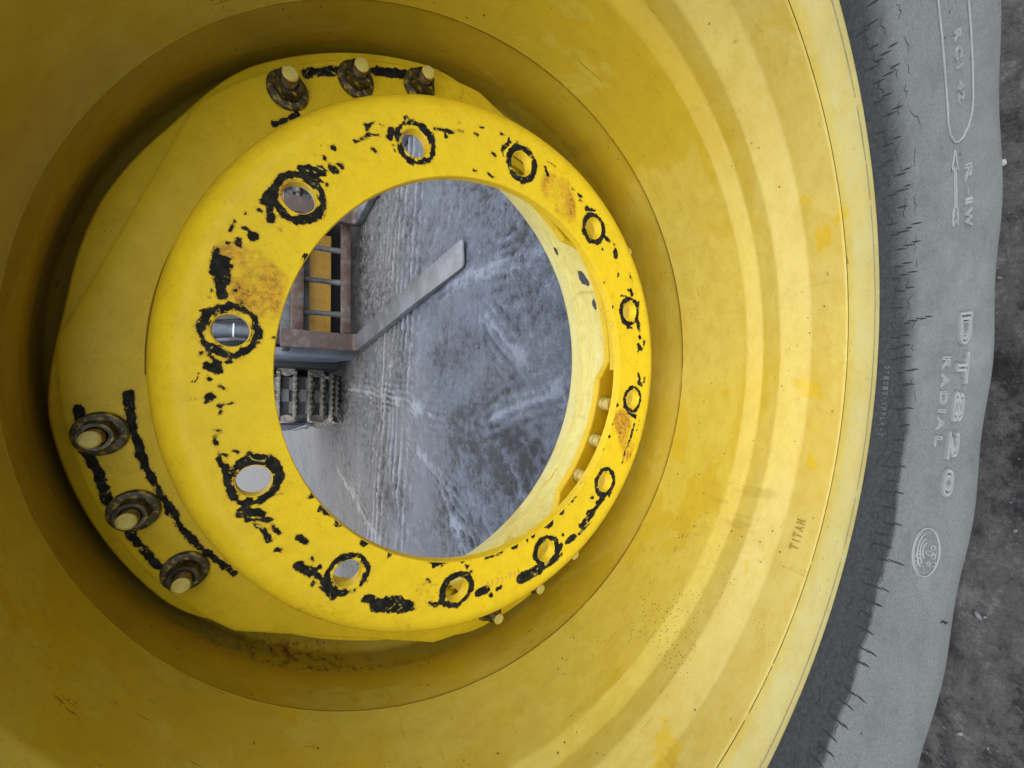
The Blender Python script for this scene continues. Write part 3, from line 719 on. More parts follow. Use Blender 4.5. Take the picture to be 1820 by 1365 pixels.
def text_mesh(body, bevel, fill='NONE', extrude=0.0, shear=0.0, offset=0.0):
    cu = bpy.data.curves.new('txt', 'FONT')
    cu.body = body; cu.size = 1.0; cu.fill_mode = fill; cu.bevel_depth = bevel; cu.bevel_resolution = 1
    cu.extrude = extrude; cu.resolution_u = 5; cu.shear = shear; cu.offset = offset
    ob = bpy.data.objects.new('txt', cu); COL.objects.link(ob)
    dg = bpy.context.evaluated_depsgraph_get()
    m_ = bpy.data.meshes.new_from_object(ob.evaluated_get(dg))
    bpy.data.objects.remove(ob); bpy.data.curves.remove(cu)
    V = np.zeros(len(m_.vertices) * 3, np.float32); m_.vertices.foreach_get('co', V)
    F = [tuple(p.vertices) for p in m_.polygons]
    bpy.data.meshes.remove(m_)
    return V.reshape(-1, 3).astype(float), F

def fit01(V):
    lo = V[:, :2].min(0); hi = V[:, :2].max(0)
    W_ = V.copy(); W_[:, :2] = (V[:, :2] - lo) / (hi - lo)
    return W_

def side_char(ch, a0, a1, r0, r1, bevel=.035, hs=.017, name='raised_letter', mat=None, fill='NONE', shear=0.0, inner=0.0):
    """one raised outline letter between angles a0->a1 (degrees) and radii r0->r1"""
    V, F = text_mesh(ch, bevel, fill, 0.0, shear)
    zz = V[:, 2] / bevel
    U = fit01(V)
    a = np.radians(a0 + (a1 - a0) * U[:, 0]); r = r0 + (r1 - r0) * U[:, 1]
    P = side_pt(r, a, (zz + .35) * hs)
    o = link(name, mesh_np(name, P, F), mat or M_letter, tyre, 60)
    if mat is None and ch != '-':          # darker floor inside the outline, for contrast
        V, F = text_mesh(ch, 0.0, 'FRONT'); U = fit01(V)
        P = side_pt(r0 + (r1 - r0) * (.04 + .92 * U[:, 1]), np.radians(a0 + (a1 - a0) * (.04 + .92 * U[:, 0])), .0025 + 0 * U[:, 0])
        link('letter_floor', mesh_np('letter_floor', P, F), M_floor, tyre)
    return o

for ch, a0, a1, r0, r1 in (('D', -78.7, -83.0, 2.722, 2.808), ('T', -83.7, -88.0, 2.722, 2.808), ('8', -88.8, -93.0, 2.722, 2.806), ('2', -94.0, -97.9, 2.722, 2.802), ('0', -98.9, -102.7, 2.722, 2.798)):
    side_char(ch, a0, a1, r0, r1, .045)
    side_char(ch, a0 + (a1 - a0) * .2, a0 + (a1 - a0) * .8, r0 + .02, r1 - .02, .035)
aw = [(-84.3, -86.2), (-86.5, -88.5), (-88.9, -90.8), (-91.3, -91.9), (-92.3, -94.3), (-94.9, -96.5)]
for ch, (a0, a1) in zip('RADIAL', aw): side_char(ch, a0, a1, 2.628, 2.684, .05, .009)
for ch, a0, a1 in (('R', -61.1, -63.2), ('-', -63.8, -64.6), ('1', -65.0, -65.8), ('W', -66.2, -68.4)):
    if ch == '-': side_char(ch, a0, a1, 2.766, 2.772, .05, .008)
    else: side_char(ch, a0, a1, 2.748, 2.793, .05, .009)
for ch, a0, a1 in (('R', -47.0, -48.1), ('C', -48.6, -49.9), ('I', -50.5, -50.8), ('4', -52.0, -53.0), ('2', -53.2, -54.2)):
    side_char(ch, a0, a1, 2.724, 2.764, .05, .008)
for k, ch in enumerate('271013-VPPLR-7'):
    a0 = -85.4 - k * .79
    if ch == '-': side_char(ch, a0 - .1, a0 - .45, 2.226, 2.230, .04, .004, mat=M_lettd)
    else: side_char(ch, a0, a0 - .5, 2.214, 2.244, .04, .004, mat=M_lettd)

def side_path(pts, rad, closed=False, name='raised_line', mat=None, h=.4):
    """tube on the sidewall through (r, angle deg) points"""
    P = np.array(pts, float)
    if closed: P = np.vstack([P, P[:1]])
    Q = resample(P * np.array([1, math.radians(1) * 2.7]), .02)
    W_ = side_pt(Q[:, 0], Q[:, 1] / 2.7, rad * h)
    V, F = tube_np(W_, rad * S, 6)
    return link(name, mesh_np(name, V, F), mat or M_letter, tyre, 60)
# direction arrow
side_path([(2.694, -59.0), (2.668, -61.3), (2.685, -60.9), (2.685, -65.6), (2.671, -66.1), (2.671, -67.9), (2.688, -67.1), (2.705, -67.8), (2.705, -66.1), (2.697, -65.6), (2.697, -60.9), (2.714, -61.5)], .0045, True, 'raised_arrow')
side_path([(2.675, -66.8), (2.688, -66.0), (2.701, -66.7)], .004, False, 'raised_arrow')
# pill shaped frame round the size code
side_path([(2.657, -30)] + [(2.657, a) for a in np.arange(-34, -54.1, -4)] + [(2.657, -55.8), (2.668, -57.2), (2.695, -58.2), (2.72, -58.35), (2.75, -58.1), (2.785, -57.2), (2.81, -56.0), (2.821, -54.5)] + [(2.822, a) for a in np.arange(-51, -33.9, 4)] + [(2.822, -30)], .006, False, 'raised_frame')
# round emblem
def ell(r0, a0, rr_, ra, t0=0, t1=360, n=40):
    return [(r0 + rr_ * math.sin(math.radians(t)), a0 + ra * math.cos(math.radians(t))) for t in np.linspace(t0, t1, n)]
E0 = (2.703, -110.2)
side_path(ell(*E0, .100, 3.1), .0055, True, 'raised_emblem')
side_path(ell(*E0, .088, 2.75, 190, 330), .004, False, 'raised_emblem')
for k, q in enumerate((.075, .055, .036)):
    side_path(ell(2.715, -110.0, q, q * 32, 205, 330), .0055, False, 'raised_emblem')
for (r0, a0, rr_, ra) in ((2.655, -110.9, .018, .45), (2.672, -111.5, .016, .40), (2.640, -112.0, .022, .28), (2.735, -110.1, .030, .30), (2.765, -110.3, .016, .35), (2.742, -111.4, .010, .25), (2.752, -109.3, .014, .3)):
    side_path(ell(r0, a0, rr_, ra, 0, 360, 18), .004, True, 'raised_emblem')
side_path([(2.604, -111.0), (2.63, -111.2), (2.665, -110.6), (2.69, -110.5)], .0045, False, 'raised_emblem')
side_path([(2.775, -111.6), (2.795, -111.2), (2.78, -110.9)], .0045, False, 'raised_emblem')

# short radial cuts and ragged cracks in the dark lower sidewall (too many to count)
CV, CF = [], []
def ribbon(pts, w0):
    """pts (r, a rad); a slim dark wedge lying just proud of the rubber"""
    P = np.array(pts, float)
    T = np.gradient(P * np.array([1, 2.4]), axis=0); T /= np.linalg.norm(T, axis=1)[:, None] + 1e-9
    n_ = np.stack([-T[:, 1], T[:, 0] / 2.4 * 1.0], 1)
    ww = w0 * np.sin(np.linspace(.25, math.pi - .15, len(P)))
    A = P + n_ * ww[:, None]; B = P - n_ * ww[:, None]
    a = side_pt(A[:, 0], A[:, 1], .0015); b = side_pt(B[:, 0], B[:, 1], .0015)
    o = len(CV)
    for u, v in zip(a, b): CV.append(u); CV.append(v)
    for i in range(len(P) - 1): CF.append((o + 2 * i, o + 2 * i + 1, o + 2 * i + 3, o + 2 * i + 2))
ang = -38.0
while ang > -146:
    n_ = random.choice((1, 2, 2, 3, 3, 4))
    r0 = random.uniform(2.24, 2.33) + .05 * max(-1, min(1, (-ang - 85) / 30))
    a = ang
    for q in range(n_):
        L = random.uniform(.05, .09)
        dr = -5.0 * L * max(0, min(1, (a + 95) / 45)) + .4 * L * random.uniform(-1, 1)
        ribbon([(r0 + L * t, math.radians(a + dr * t)) for t in np.linspace(0, 1, 5)], .0044)
        r0 += L * random.uniform(.55, .85); a += random.uniform(.12, .28)
    ang -= random.uniform(1.5, 2.4)
for base, j in ((2.26, .02), (2.33, .025), (2.415, .02)):
    a = -40.0
    while a > -146:
        n_ = random.randint(6, 16); pts = []; r0 = base + random.uniform(-j, j)
        for q in range(n_):
            r0 += random.uniform(-.012, .012); a -= random.uniform(.1, .28); pts.append((r0, math.radians(a)))
        ribbon(pts, .0016); a -= random.uniform(.3, 3.5)
ribbon([(2.905, math.radians(-117.5)), (2.93, math.radians(-117.1)), (2.96, math.radians(-117.15)), (2.98, math.radians(-116.95)), (3.03, math.radians(-116.9))], .007)
ck = link('sidewall_cracks', mesh_np('sidewall_cracks', np.array(CV), CF), M_crack, tyre)
ck['kind'] = 'stuff'

# tread bars: slanted lugs, two staggered rows
def tread_mesh():
    bm = bmesh.new()
    n = 8
    rows = []
    for i in range(n):
        t = i / (n - 1)
        y = -.98 + 1.24 * t; ang_ = -.30 * t ** .8
        rb = 3.40 - .18 * (1 - t) ** 3; rt = 3.76 - .22 * (1 - t) ** 3.5
        wb, wt = .075, .055
        rows.append([bm.verts.new((r_0 * math.cos(ang_ + s_ * w_ / 1.9) * S, y * S, r_0 * math.sin(ang_ + s_ * w_ / 1.9) * S)) for r_0, s_, w_ in ((rb, -1, wb), (rt, -1, wt), (rt, 1, wt), (rb, 1, wb))])
    for a, b in zip(rows[:-1], rows[1:]):
        for k in range(3): bm.faces.new((a[k], a[k + 1], b[k + 1], b[k]))
    bm.faces.new(rows[0][::-1]); bm.faces.new(rows[-1])
    bmesh.ops.recalc_face_normals(bm, faces=bm.faces)
    m_ = bpy.data.meshes.new('tread_bar'); bm.to_mesh(m_); bm.free(); return m_
tm = tread_mesh(); tm.materials.append(M_tyre); shade(tm, 30)
add_attr(tm, 'dust', np.full(len(tm.vertices), .8))
for row in (0, 1):
    for k in range(19):
        a = (k + .5 * row) * 2 * math.pi / 19 + math.radians(-66)
        da_ = abs((math.degrees(a) + 90 + 180) % 360 - 180)
        if da_ < 17: continue          # pressed into the ground
        o = link('tread_bar', tm, None, tyre)
        if row: o.matrix_local = Matrix.Translation((0, .62 * S, HW)) @ Matrix.Rotation(-a, 4, 'Y') @ Matrix.Diagonal((1, -1, 1, 1))
        else: o.matrix_local = Matrix.Translation((0, 0, HW)) @ Matrix.Rotation(-a, 4, 'Y')

# ---- stamped marks
def barrel_char(ch, a0, a1, y0, y1, bevel, name='stamped_letter'):
    V, F = text_mesh(ch, bevel); zz = V[:, 2] / bevel; U = fit01(V)
    a = np.radians(a0 + (a1 - a0) * U[:, 0]); y = y1 + (y0 - y1) * U[:, 1]
    r = np.interp(-y, [.622, .772], [1.745, 1.768]) - .0018 * zz
    P = np.stack([r * np.cos(a), y, r * np.sin(a)], -1) * S + np.array([0, 0, HW])
    return link(name, mesh_np(name, P, F), M_stamp, rim, 60)
for ch, a0, a1 in (('T', -118.9, -117.9), ('I', -117.3, -117.1), ('T', -116.7, -115.8), ('A', -115.5, -114.5), ('N', -114.2, -113.4)):
    barrel_char(ch, a0, a1, -.672, -.712, .05)
def ring_char(ch, a0, a1, r0, r1, bevel, mat):
    V, F = text_mesh(ch, bevel); zz = V[:, 2] / bevel; U = fit01(V)
    a = np.radians(a0 + (a1 - a0) * U[:, 0]); r = r0 + (r1 - r0) * U[:, 1]
    P = np.stack([r * np.cos(a), -.0012 * zz, r * np.sin(a)], -1) * S + np.array([0, 0, HW])
    return link('stamped_number', mesh_np('stamped_number', P, F), mat, disc, 60)
for k, ch in enumerate('R133-96A'):
    a0 = -177.2 + k * 1.42
    if ch == '-': ring_char(ch, a0 + .2, a0 + .9, 1.013, 1.009, .04, M_stampr)
    else: ring_char(ch, a0, a0 + (1.0 if ch != '1' else .5), 1.030, .994, .035, M_stampr)

# ================================================================== THE GROUND
DRY = [(-0.268, 3.583, -0.233, 2.377), (-0.233, 2.377, -0.246, 1.611), (-1.071, 3.945, -1.156, 2.989), (-1.156, 2.989, -1.215, 2.222), (0.361, 1.486, 0.379, 0.999), (0.379, 0.999, 0.373, 0.682), (-0.18, 1.017, -0.046, 0.641), (-0.542, 1.502, -0.763, 1.18), (-0.471, 1.819, -0.559, 1.372), (0.206, 1.147, 0.033, 0.854)]
WET = [(-0.218, 1.298, -0.09, 0.948), (-0.331, 1.132, -0.25, 0.93), (0.02, 1.574, 0.116, 1.092), (-0.388, 0.915, -0.255, 0.76)]
def axis(fine0, fine1, step, far):
    a = list(np.arange(fine0, fine1, step)); lo = []; hi = []
    x = fine0; s_ = step
    while x > -far: s_ *= 1.18; x -= s_; lo.append(x)
    x = a[-1]; s_ = step
    while x < far: s_ *= 1.12; x += s_; hi.append(x)
    return np.array(lo[::-1] + a + hi)
gx = axis(-1.7, 1.7, .0075, 300); gy = axis(-.45, 4.2, .009, 300)
X, Y = np.meshgrid(gx, gy, indexing='ij')
near = np.clip(1.4 - np.hypot(X, Y - 1) / 14, 0, 1)
lum = fbm(X * 1.7 + 31, Y * 2.6 + 7, 4)
big = fbm(X * 1.1, Y * 1.1, 3)
c1 = 1 - 2 * np.abs(fbm(X * 9 + 3, Y * 9, 3, .6)) * 2.2        # crumbly, ridged lumps
c2 = fbm(X * 24 + 5, Y * 24, 3, .65)
c3 = fbm(X * 60, Y * 60, 2, .7)
rough = np.clip(.55 + fbm(X * 2.3 + 9, Y * 2.3, 3) * 2.2, .12, 1.3)
H = big * .045 * near + (c1 * .008 + c2 * .022 + c3 * .010) * near * rough
tint = lum * .45 + (c2 * 1.25 + c3 * .8) * (.45 + .75 * rough) + (rough < .4) * 0 - (rough - .6) * .35
strk = fbm(X * 5 + Y * 16, Y * 52 - X * 9, 4, .6)
tint += np.where(Y < .2, +.12 + strk * 1.8, 0)
H += np.where(Y < .2, strk * .014, 0)
# lines left by a steel track: a band of ridges running across
bandc = 2.32 + .03 * np.sin(X * 1.3) - .07 * X
u = (Y - bandc)
bw = np.exp(-(u / .38) ** 4)
ridge = np.clip(np.sin(u * 2 * math.pi / .092 + .6 * np.sin(X * 2.1) + fbm(X * 2, Y * 6, 2) * 2.4), -.2, 1) * bw * np.clip(.65 + fbm(X * 3, Y * 9 + 4, 3) * 2.2, 0, 1.3)
H += ridge * .014
tint += ridge * 1.0
band2 = np.exp(-((Y - 3.1 + .1 * X) / .5) ** 4); fine = np.sin((Y + fbm(X * 3, Y * 3, 2) * .06) * 2 * math.pi / .05) * band2
H += fine * .004 * near; tint += fine * .28 * np.clip(.5 + fbm(X * 3 + 2, Y * 14, 3) * 2.5, 0, 1)
def seg_d(caps, j=.05):
    d = np.full(X.shape, 9.0)
    for x1, y1, x2, y2 in caps:
        bx, by = x2 - x1, y2 - y1; L = bx * bx + by * by
        t = np.clip(((X - x1) * bx + (Y - y1) * by) / L, 0, 1)
        d = np.minimum(d, np.hypot(X - x1 - bx * t, Y - y1 - by * t))
    return d + fbm(X * 7, Y * 7, 4) * j
dd = seg_d(DRY); dw = seg_d(WET)
dry = np.exp(-(np.maximum(dd, 0) / .032) ** 2) * np.clip(.7 + fbm(X * 12, Y * 12, 4) * 2.5, 0, 1.2)
fan = np.zeros(X.shape)
for x1, y1, x2, y2 in DRY:
    L = math.hypot(x2 - x1, y2 - y1); ex_, ey_ = (x2 - x1) / L, (y2 - y1) / L
    t = (X - x1) * ex_ + (Y - y1) * ey_; q = (X - x1) * -ey_ + (Y - y1) * ex_ + fbm(X * 3, Y * 3, 2) * .06
    win = np.clip((t + .25) / .25, 0, 1) * np.clip((L + .35 - t) / .35, 0, 1)
    fan += np.cos(q * 2 * math.pi / .042) * np.exp(-(q / .10) ** 2) * win * np.clip(.4 + fbm(X * 5 + x1, Y * 5, 3) * 2.2, 0, 1)
fan *= near; wet = np.exp(-(np.maximum(dw, 0) / .11) ** 2)
H += dry * .010 - wet * .012
tint += dry * .75 - wet * .35 + fan * .40
tint -= np.clip((np.hypot(X, Y) - 5) / 6, 0, 1) * .45
H += fan * .005
# trampled strip and tyre dent where the wheel stands
foot = np.exp(-(np.maximum(np.abs(X) - .12, 0) / .06) ** 2 - (np.maximum(np.abs(Y - .05) - .17, 0) / .05) ** 2)
H = H * (1 - foot) - .003 * foot
# flatten below the loader
H -= .006
sm = np.clip((np.hypot(X, Y) - 13) / 14, 0, 1); sm = sm * sm * (3 - 2 * sm)
H += sm * (3.2 + fbm(X * .12, Y * .12, 4) * 3.0 + fbm(X * .6, Y * .6, 3) * .8) * (Y > 0)   # spoil bank round the back of the yard
V = np.stack([X, Y, H], -1).reshape(-1, 3)
me = mesh_np('ground', V, grid_faces(len(gx), len(gy)))
add_attr(me, 'tint', tint.ravel())
add_attr(me, 'warm', np.clip(np.where(Y.ravel() < .2, 1.1, .5 + (Y.ravel() - 2.1) * .45) + fbm(X * 2, Y * 2, 3).ravel() * .8, 0, 1))
def mat_ground():
    t = NT('churned_clay_ground')
    ti = t.math('ADD', t.attr('tint'), t.math('MULTIPLY', t.math('SUBTRACT', t.noise(120, 6, .85), .5), 2.6))
    ti = t.math('ADD', ti, t.math('MULTIPLY', t.math('SUBTRACT', t.noise(42, 6, .85), .5), 1.6))
    f1 = t.ramp(ti, -.5, .2); f2 = t.ramp(ti, .15, .95)
    blue = t.mix(f2, t.mix(f1, (.010, .012, .0165), (.070, .085, .118)), (.165, .192, .245))
    warm = t.mix(f2, t.mix(f1, (.0135, .012, .011), (.074, .069, .064)), (.17, .165, .158))
    col = t.mix(t.attr('warm'), blue, warm)
    v = t.vor(160); peb = t.math('MULTIPLY', t.ramp(v.outputs['Distance'], .1, .35, 1, 0), t.ramp(t.noise(30, 3), .52, .62))
    col = t.mix(t.math('MULTIPLY', peb, .55), col, t.mix(t.ramp(t.noise(110, 2), .42, .6), (.02, .02, .02), (.17, .17, .17)))
    crv = t.vor(38, 'DISTANCE_TO_EDGE'); ck = t.math('MULTIPLY', t.ramp(crv.outputs['Distance'], .0, .09, 1, 0), t.ramp(t.noise(6, 4), .5, .62))
    col = t.mix(t.math('MULTIPLY', ck, .5), col, (.010, .011, .013))
    b = t.bump(t.noise(110, 7, .8), 1.0, .02)
    b = t.bump(peb, .4, .003, b)
    return t.set(Base_Color=col, Roughness=t.ramp(ti, -.5, .5, .42, .9), Specular_IOR_Level=.45, Normal=b)
ground = tag(link('ground', me, mat_ground(), None, 180), kind='structure')

# loose grit
def ico(seed):
    bm = bmesh.new(); bmesh.ops.create_icosphere(bm, subdivisions=1, radius=1)
    rg = np.random.default_rng(seed)
    V = np.array([v.co[:] for v in bm.verts]); F = np.array([[v.index for v in f.verts] for f in bm.faces]); bm.free()
    V *= (1 + rg.uniform(-.3, .3, (len(V), 1))); V *= rg.uniform(.6, 1.2, (1, 3)); V[:, 2] *= .7
    return V, F
PV, PF, o = [], [], 0
shapes = [ico(k) for k in range(8)]
from_h = lambda x, y: H[min(np.searchsorted(gx, x), len(gx) - 1), min(np.searchsorted(gy, y), len(gy) - 1)]
for k in range(5200):
    if k < 300: x, y = random.uniform(-.75, .75), random.uniform(-.42, -.17)
    else: x, y = random.uniform(-1.65, 1.65), .45 + 3.7 * random.random() ** .9
    s_ = .0012 + .0045 * random.random() ** 6
    V, F = shapes[k % 8]; a = random.random() * 6.28; c, d_ = math.cos(a), math.sin(a)
    W_ = V * s_; W_ = np.stack([W_[:, 0] * c - W_[:, 1] * d_, W_[:, 0] * d_ + W_[:, 1] * c, W_[:, 2]], 1) + np.array([x, y, from_h(x, y) + s_ * .25])
    PV.append(W_); PF.append(F + o); o += len(V)
grit = link('gravel', mesh_np('gravel', np.concatenate(PV), np.concatenate(PF)), mat_flat('grit_stone', (.085, .085, .09), .75, .6, 25), None)
tag(grit, 'loose grey grit scattered over the churned clay ground', 'gravel', kind='stuff')
for k, (x, y, s_) in enumerate(((.30, -.175, .0065), (.08, 1.18, .011))):
    V, F = ico(40 + k)
    st = link('stone', mesh_np('stone', V * s_, F), mat_flat('pale_stone' if k == 0 else 'dark_stone', (.20, .18, .16) if k == 0 else (.07, .07, .075), .8, .3, 60), None)
    st.location = (x, y, from_h(x, y) + s_ * .4)
    tag(st, ('small pale stone on the ground beside the tyre', 'small dark stone on the clay beside the long fork')[k], 'stone')

# ================================================================== PALLET FORK
O_XY = (0.1108, 3.2021); ROT = math.radians(11)
M_forkb = mat_rusty('fork_brown_steel', (.10, .08, .07), (.042, .022, .015), .48, .74, .55, 12)
M_bar = mat_rusty('carriage_steel', (.10, .09, .082), (.065, .030, .017), .42, .66, .6, 16)
M_blade = mat_rusty('fork_worn_blade', (.080, .087, .100), (.048, .049, .051), .40, .62, .36, 9)
M_dark = mat_flat('oily_black_steel', (.006, .006, .0065), .5, .4, 40)
M_grey = mat_rusty('grey_frame_steel', (.075, .079, .086), (.04, .038, .035), .42, .6, .5, 10)
M_orange = mat_rusty('old_yellow_panel', (.58, .32, .045), (.42, .22, .035), .26, .58, .5, 7)
fork = tag(empty('pallet_fork', (O_XY[0], O_XY[1], 0), ROT), 'rusty pallet fork carriage with two long tines lying on the ground', 'pallet fork')
def tine(x0):
    w = .132
    # shank + heel + blade swept as one L profile (y forward = -y)
    zt = .575
    prof_o = [(0.0, zt), (0.0, .05)] + [(-.05 + .05 * math.cos(a), .05 - .05 * math.sin(a)) for a in np.linspace(0, math.pi / 2, 6)][1:] + [(-1.3, .002), (-1.84, .009)]
    prof_i = [(-.05, zt), (-.05, .085)] + [(-.085 + .035 * math.cos(a), .085 - .035 * math.sin(a)) for a in np.linspace(0, math.pi / 2, 6)][1:] + [(-1.3, .040), (-1.84, .025)]
    bm = bmesh.new(); L, R_ = [], []
    n = len(prof_o)
    for (yo, zo), (yi, zi) in zip(prof_o, prof_i):
        tip = 0.0
        hw = w / 2
        L.append((bm.verts.new((x0 - hw, yo, zo)), bm.verts.new((x0 - hw, yi, zi))))
        R_.append((bm.verts.new((x0 + hw, yo, zo)), bm.verts.new((x0 + hw, yi, zi))))
    for i in range(n - 1):
        bm.faces.new((L[i][0], L[i + 1][0], R_[i + 1][0], R_[i][0])); bm.faces.new((L[i][1], R_[i][1], R_[i + 1][1], L[i + 1][1]))
        bm.faces.new((L[i][0], L[i][1], L[i + 1][1], L[i + 1][0])); bm.faces.new((R_[i][0], R_[i + 1][0], R_[i + 1][1], R_[i][1]))
    bm.faces.new((L[0][0], R_[0][0], R_[0][1], L[0][1]))
    # rounded point
    prev = (L[-1], R_[-1])
    for q in (.25, .5, .72, .9, 1.0):
        hw = w / 2 * (1 - .20 * q ** 2.6); y = -1.84 - .075 * math.sin(q * math.pi / 2)
        l_ = (bm.verts.new((x0 - hw, y, .010)), bm.verts.new((x0 - hw, y, .024 - .003 * q)))
        r_2 = (bm.verts.new((x0 + hw, y, .010)), bm.verts.new((x0 + hw, y, .024 - .003 * q)))
        bm.faces.new((prev[0][0], l_[0], r_2[0], prev[1][0])); bm.faces.new((prev[0][1], prev[1][1], r_2[1], l_[1]))
        bm.faces.new((prev[0][0], prev[0][1], l_[1], l_[0])); bm.faces.new((prev[1][0], r_2[0], r_2[1], prev[1][1]))
        prev = (l_, r_2)
    bm.faces.new((prev[0][0], prev[0][1], prev[1][1], prev[1][0]))
    bmesh.ops.recalc_face_normals(bm, faces=bm.faces)
    es = [e for e in bm.edges if len(e.link_faces) == 2 and e.calc_face_angle(0) > .9]
    bmesh.ops.bevel(bm, geom=es, offset=.005, segments=2, affect='EDGES', profile=.5)
    o = bm_obj('tine', bm, M_forkb, fork, 40)
    o.data.materials.append(M_blade)
    for p in o.data.polygons:
        if p.center.y < -.075: p.material_index = 1
    return o
tine(.010); tine(1.075)
box('lower_bar', (.565, .045, .108), (1.16, .045, .075), M_bar, fork, .005)
box('upper_bar', (.565, .045, .460), (1.16, .045, .085), M_bar, fork, .005)
for x in (.255, .525, .80):
    bm = bmesh.new()
    for k in range(7):
        pass
    V, F = tube_np([(x - .004, .075, .47), (x, .080, .40), (x + .004, .085, .30), (x + .006, .082, .21), (x + .004, .070, .165), (x + .004, .064, .10)], [.020, .022, .021, .022, .026, .026], 12)
    link('upright', mesh_np('upright', V, F), M_grey, fork, 40); bm.free()
for x in (-.02, 1.09): box('hook', (x, .03, .535), (.11, .07, .05), M_dark, fork, .006)
box('back_plate', (.545, .125, .47), (1.05, .02, .20), M_grey, fork, .004)

# ================================================================== LOADER
loader = tag(empty('skid_steer_loader', (O_XY[0], O_XY[1], 0), ROT), 'skid steer loader with steel tracks over its tyres behind the pallet fork', 'loader')
box('front_panel', (.56, .30, .335), (.92, .05, .31), M_orange, loader, .008)
bm = bmesh.new(); box_bm(bm, (.545, .66, .57), (1.36, .50, 1.0), None, .02); box_bm(bm, (.545, 1.5, .75), (.86, 1.4, .9), None, .03)
bm_obj('chassis', bm, M_dark, loader)
box('quick_attach_plate', (.545, .20, .66), (1.08, .04, .22), M_grey, loader, .006)
# loader arm foot: a blue-grey plate that runs down beside the fork
M_blue = mat_rusty('blue_grey_arm_paint', (.095, .110, .140), (.075, .08, .087), .40, .55, .42, 8)
def prism(name, pts, x0, x1, mat, parent, bev=.004):
    """side profile (y, z) extruded in x"""
    bm = bmesh.new()
    a = [bm.verts.new((x0, y, z)) for y, z in pts]; b = [bm.verts.new((x1, y, z)) for y, z in pts]
    bm.faces.new(a[::-1]); bm.faces.new(b)
    for i in range(len(pts)): bm.faces.new((a[i], a[(i + 1) % len(pts)], b[(i + 1) % len(pts)], b[i]))
    bmesh.ops.recalc_face_normals(bm, faces=bm.faces)
    bmesh.ops.bevel(bm, geom=list(bm.edges), offset=bev, segments=2, affect='EDGES', profile=.5)
    return bm_obj(name, bm, mat, parent, 35)
prism('loader_arm', [(.10, .035), (.20, .030), (.36, .15), (.42, .55), (.60, 1.05), (1.8, 1.45), (1.8, 1.62), (.55, 1.25), (.30, .95), (.14, .60)], -.088, -.028, M_blue, loader)
prism('loader_arm', [(.10, .035), (.20, .030), (.36, .15), (.42, .55), (.60, 1.05), (1.8, 1.45), (1.8, 1.62), (.55, 1.25), (.30, .95), (.14, .60)], 1.17, 1.23, M_blue, loader)
prism('decal', [(.130, .38), (.1335, .38), (.1555, .53), (.1520, .53)], -.068, -.034, mat_flat('white_decal', (.40, .41, .42), .5, .08, 40), loader, .0006)
# lift cylinder in front of the arm, seen through a bolt hole
V, F = tube_np([(.11, .31, .62), (.11, .31, .80), (.11, .33, 1.10), (.11, .36, 1.35)], [.055, .055, .055, .055], 20)
link('hydraulic_cylinder', mesh_np('hydraulic_cylinder', V, F), M_blue, loader, 40)
V, F = tube_np([(.11, .31, .50), (.11, .31, .63)], [.028, .028], 16)
link('cylinder_rod', mesh_np('cylinder_rod', V, F), mat_flat('chrome_rod', (.55, .57, .6), .2, .1, 40, 1.0), loader, 40)
V, F = tube_np([(.11, .311, .862), (.11, .311, .872)], [.059, .059], 20)
link('cable_tie', mesh_np('cable_tie', V, F), mat_flat('white_tie', (.7, .7, .72), .5, .1), loader, 40)
tube('hydraulic_hose', [(.215, .26, .52), (.20, .24, .65), (.205, .24, .8), (.19, .28, .95), (.20, .40, 1.1)], .016, M_dark, loader)
tube('hydraulic_hose', [(.04, .26, .55), (.028, .25, .7), (.035, .25, .85), (.02, .28, 1.0), (.03, .40, 1.15)], .014, M_grey, loader)

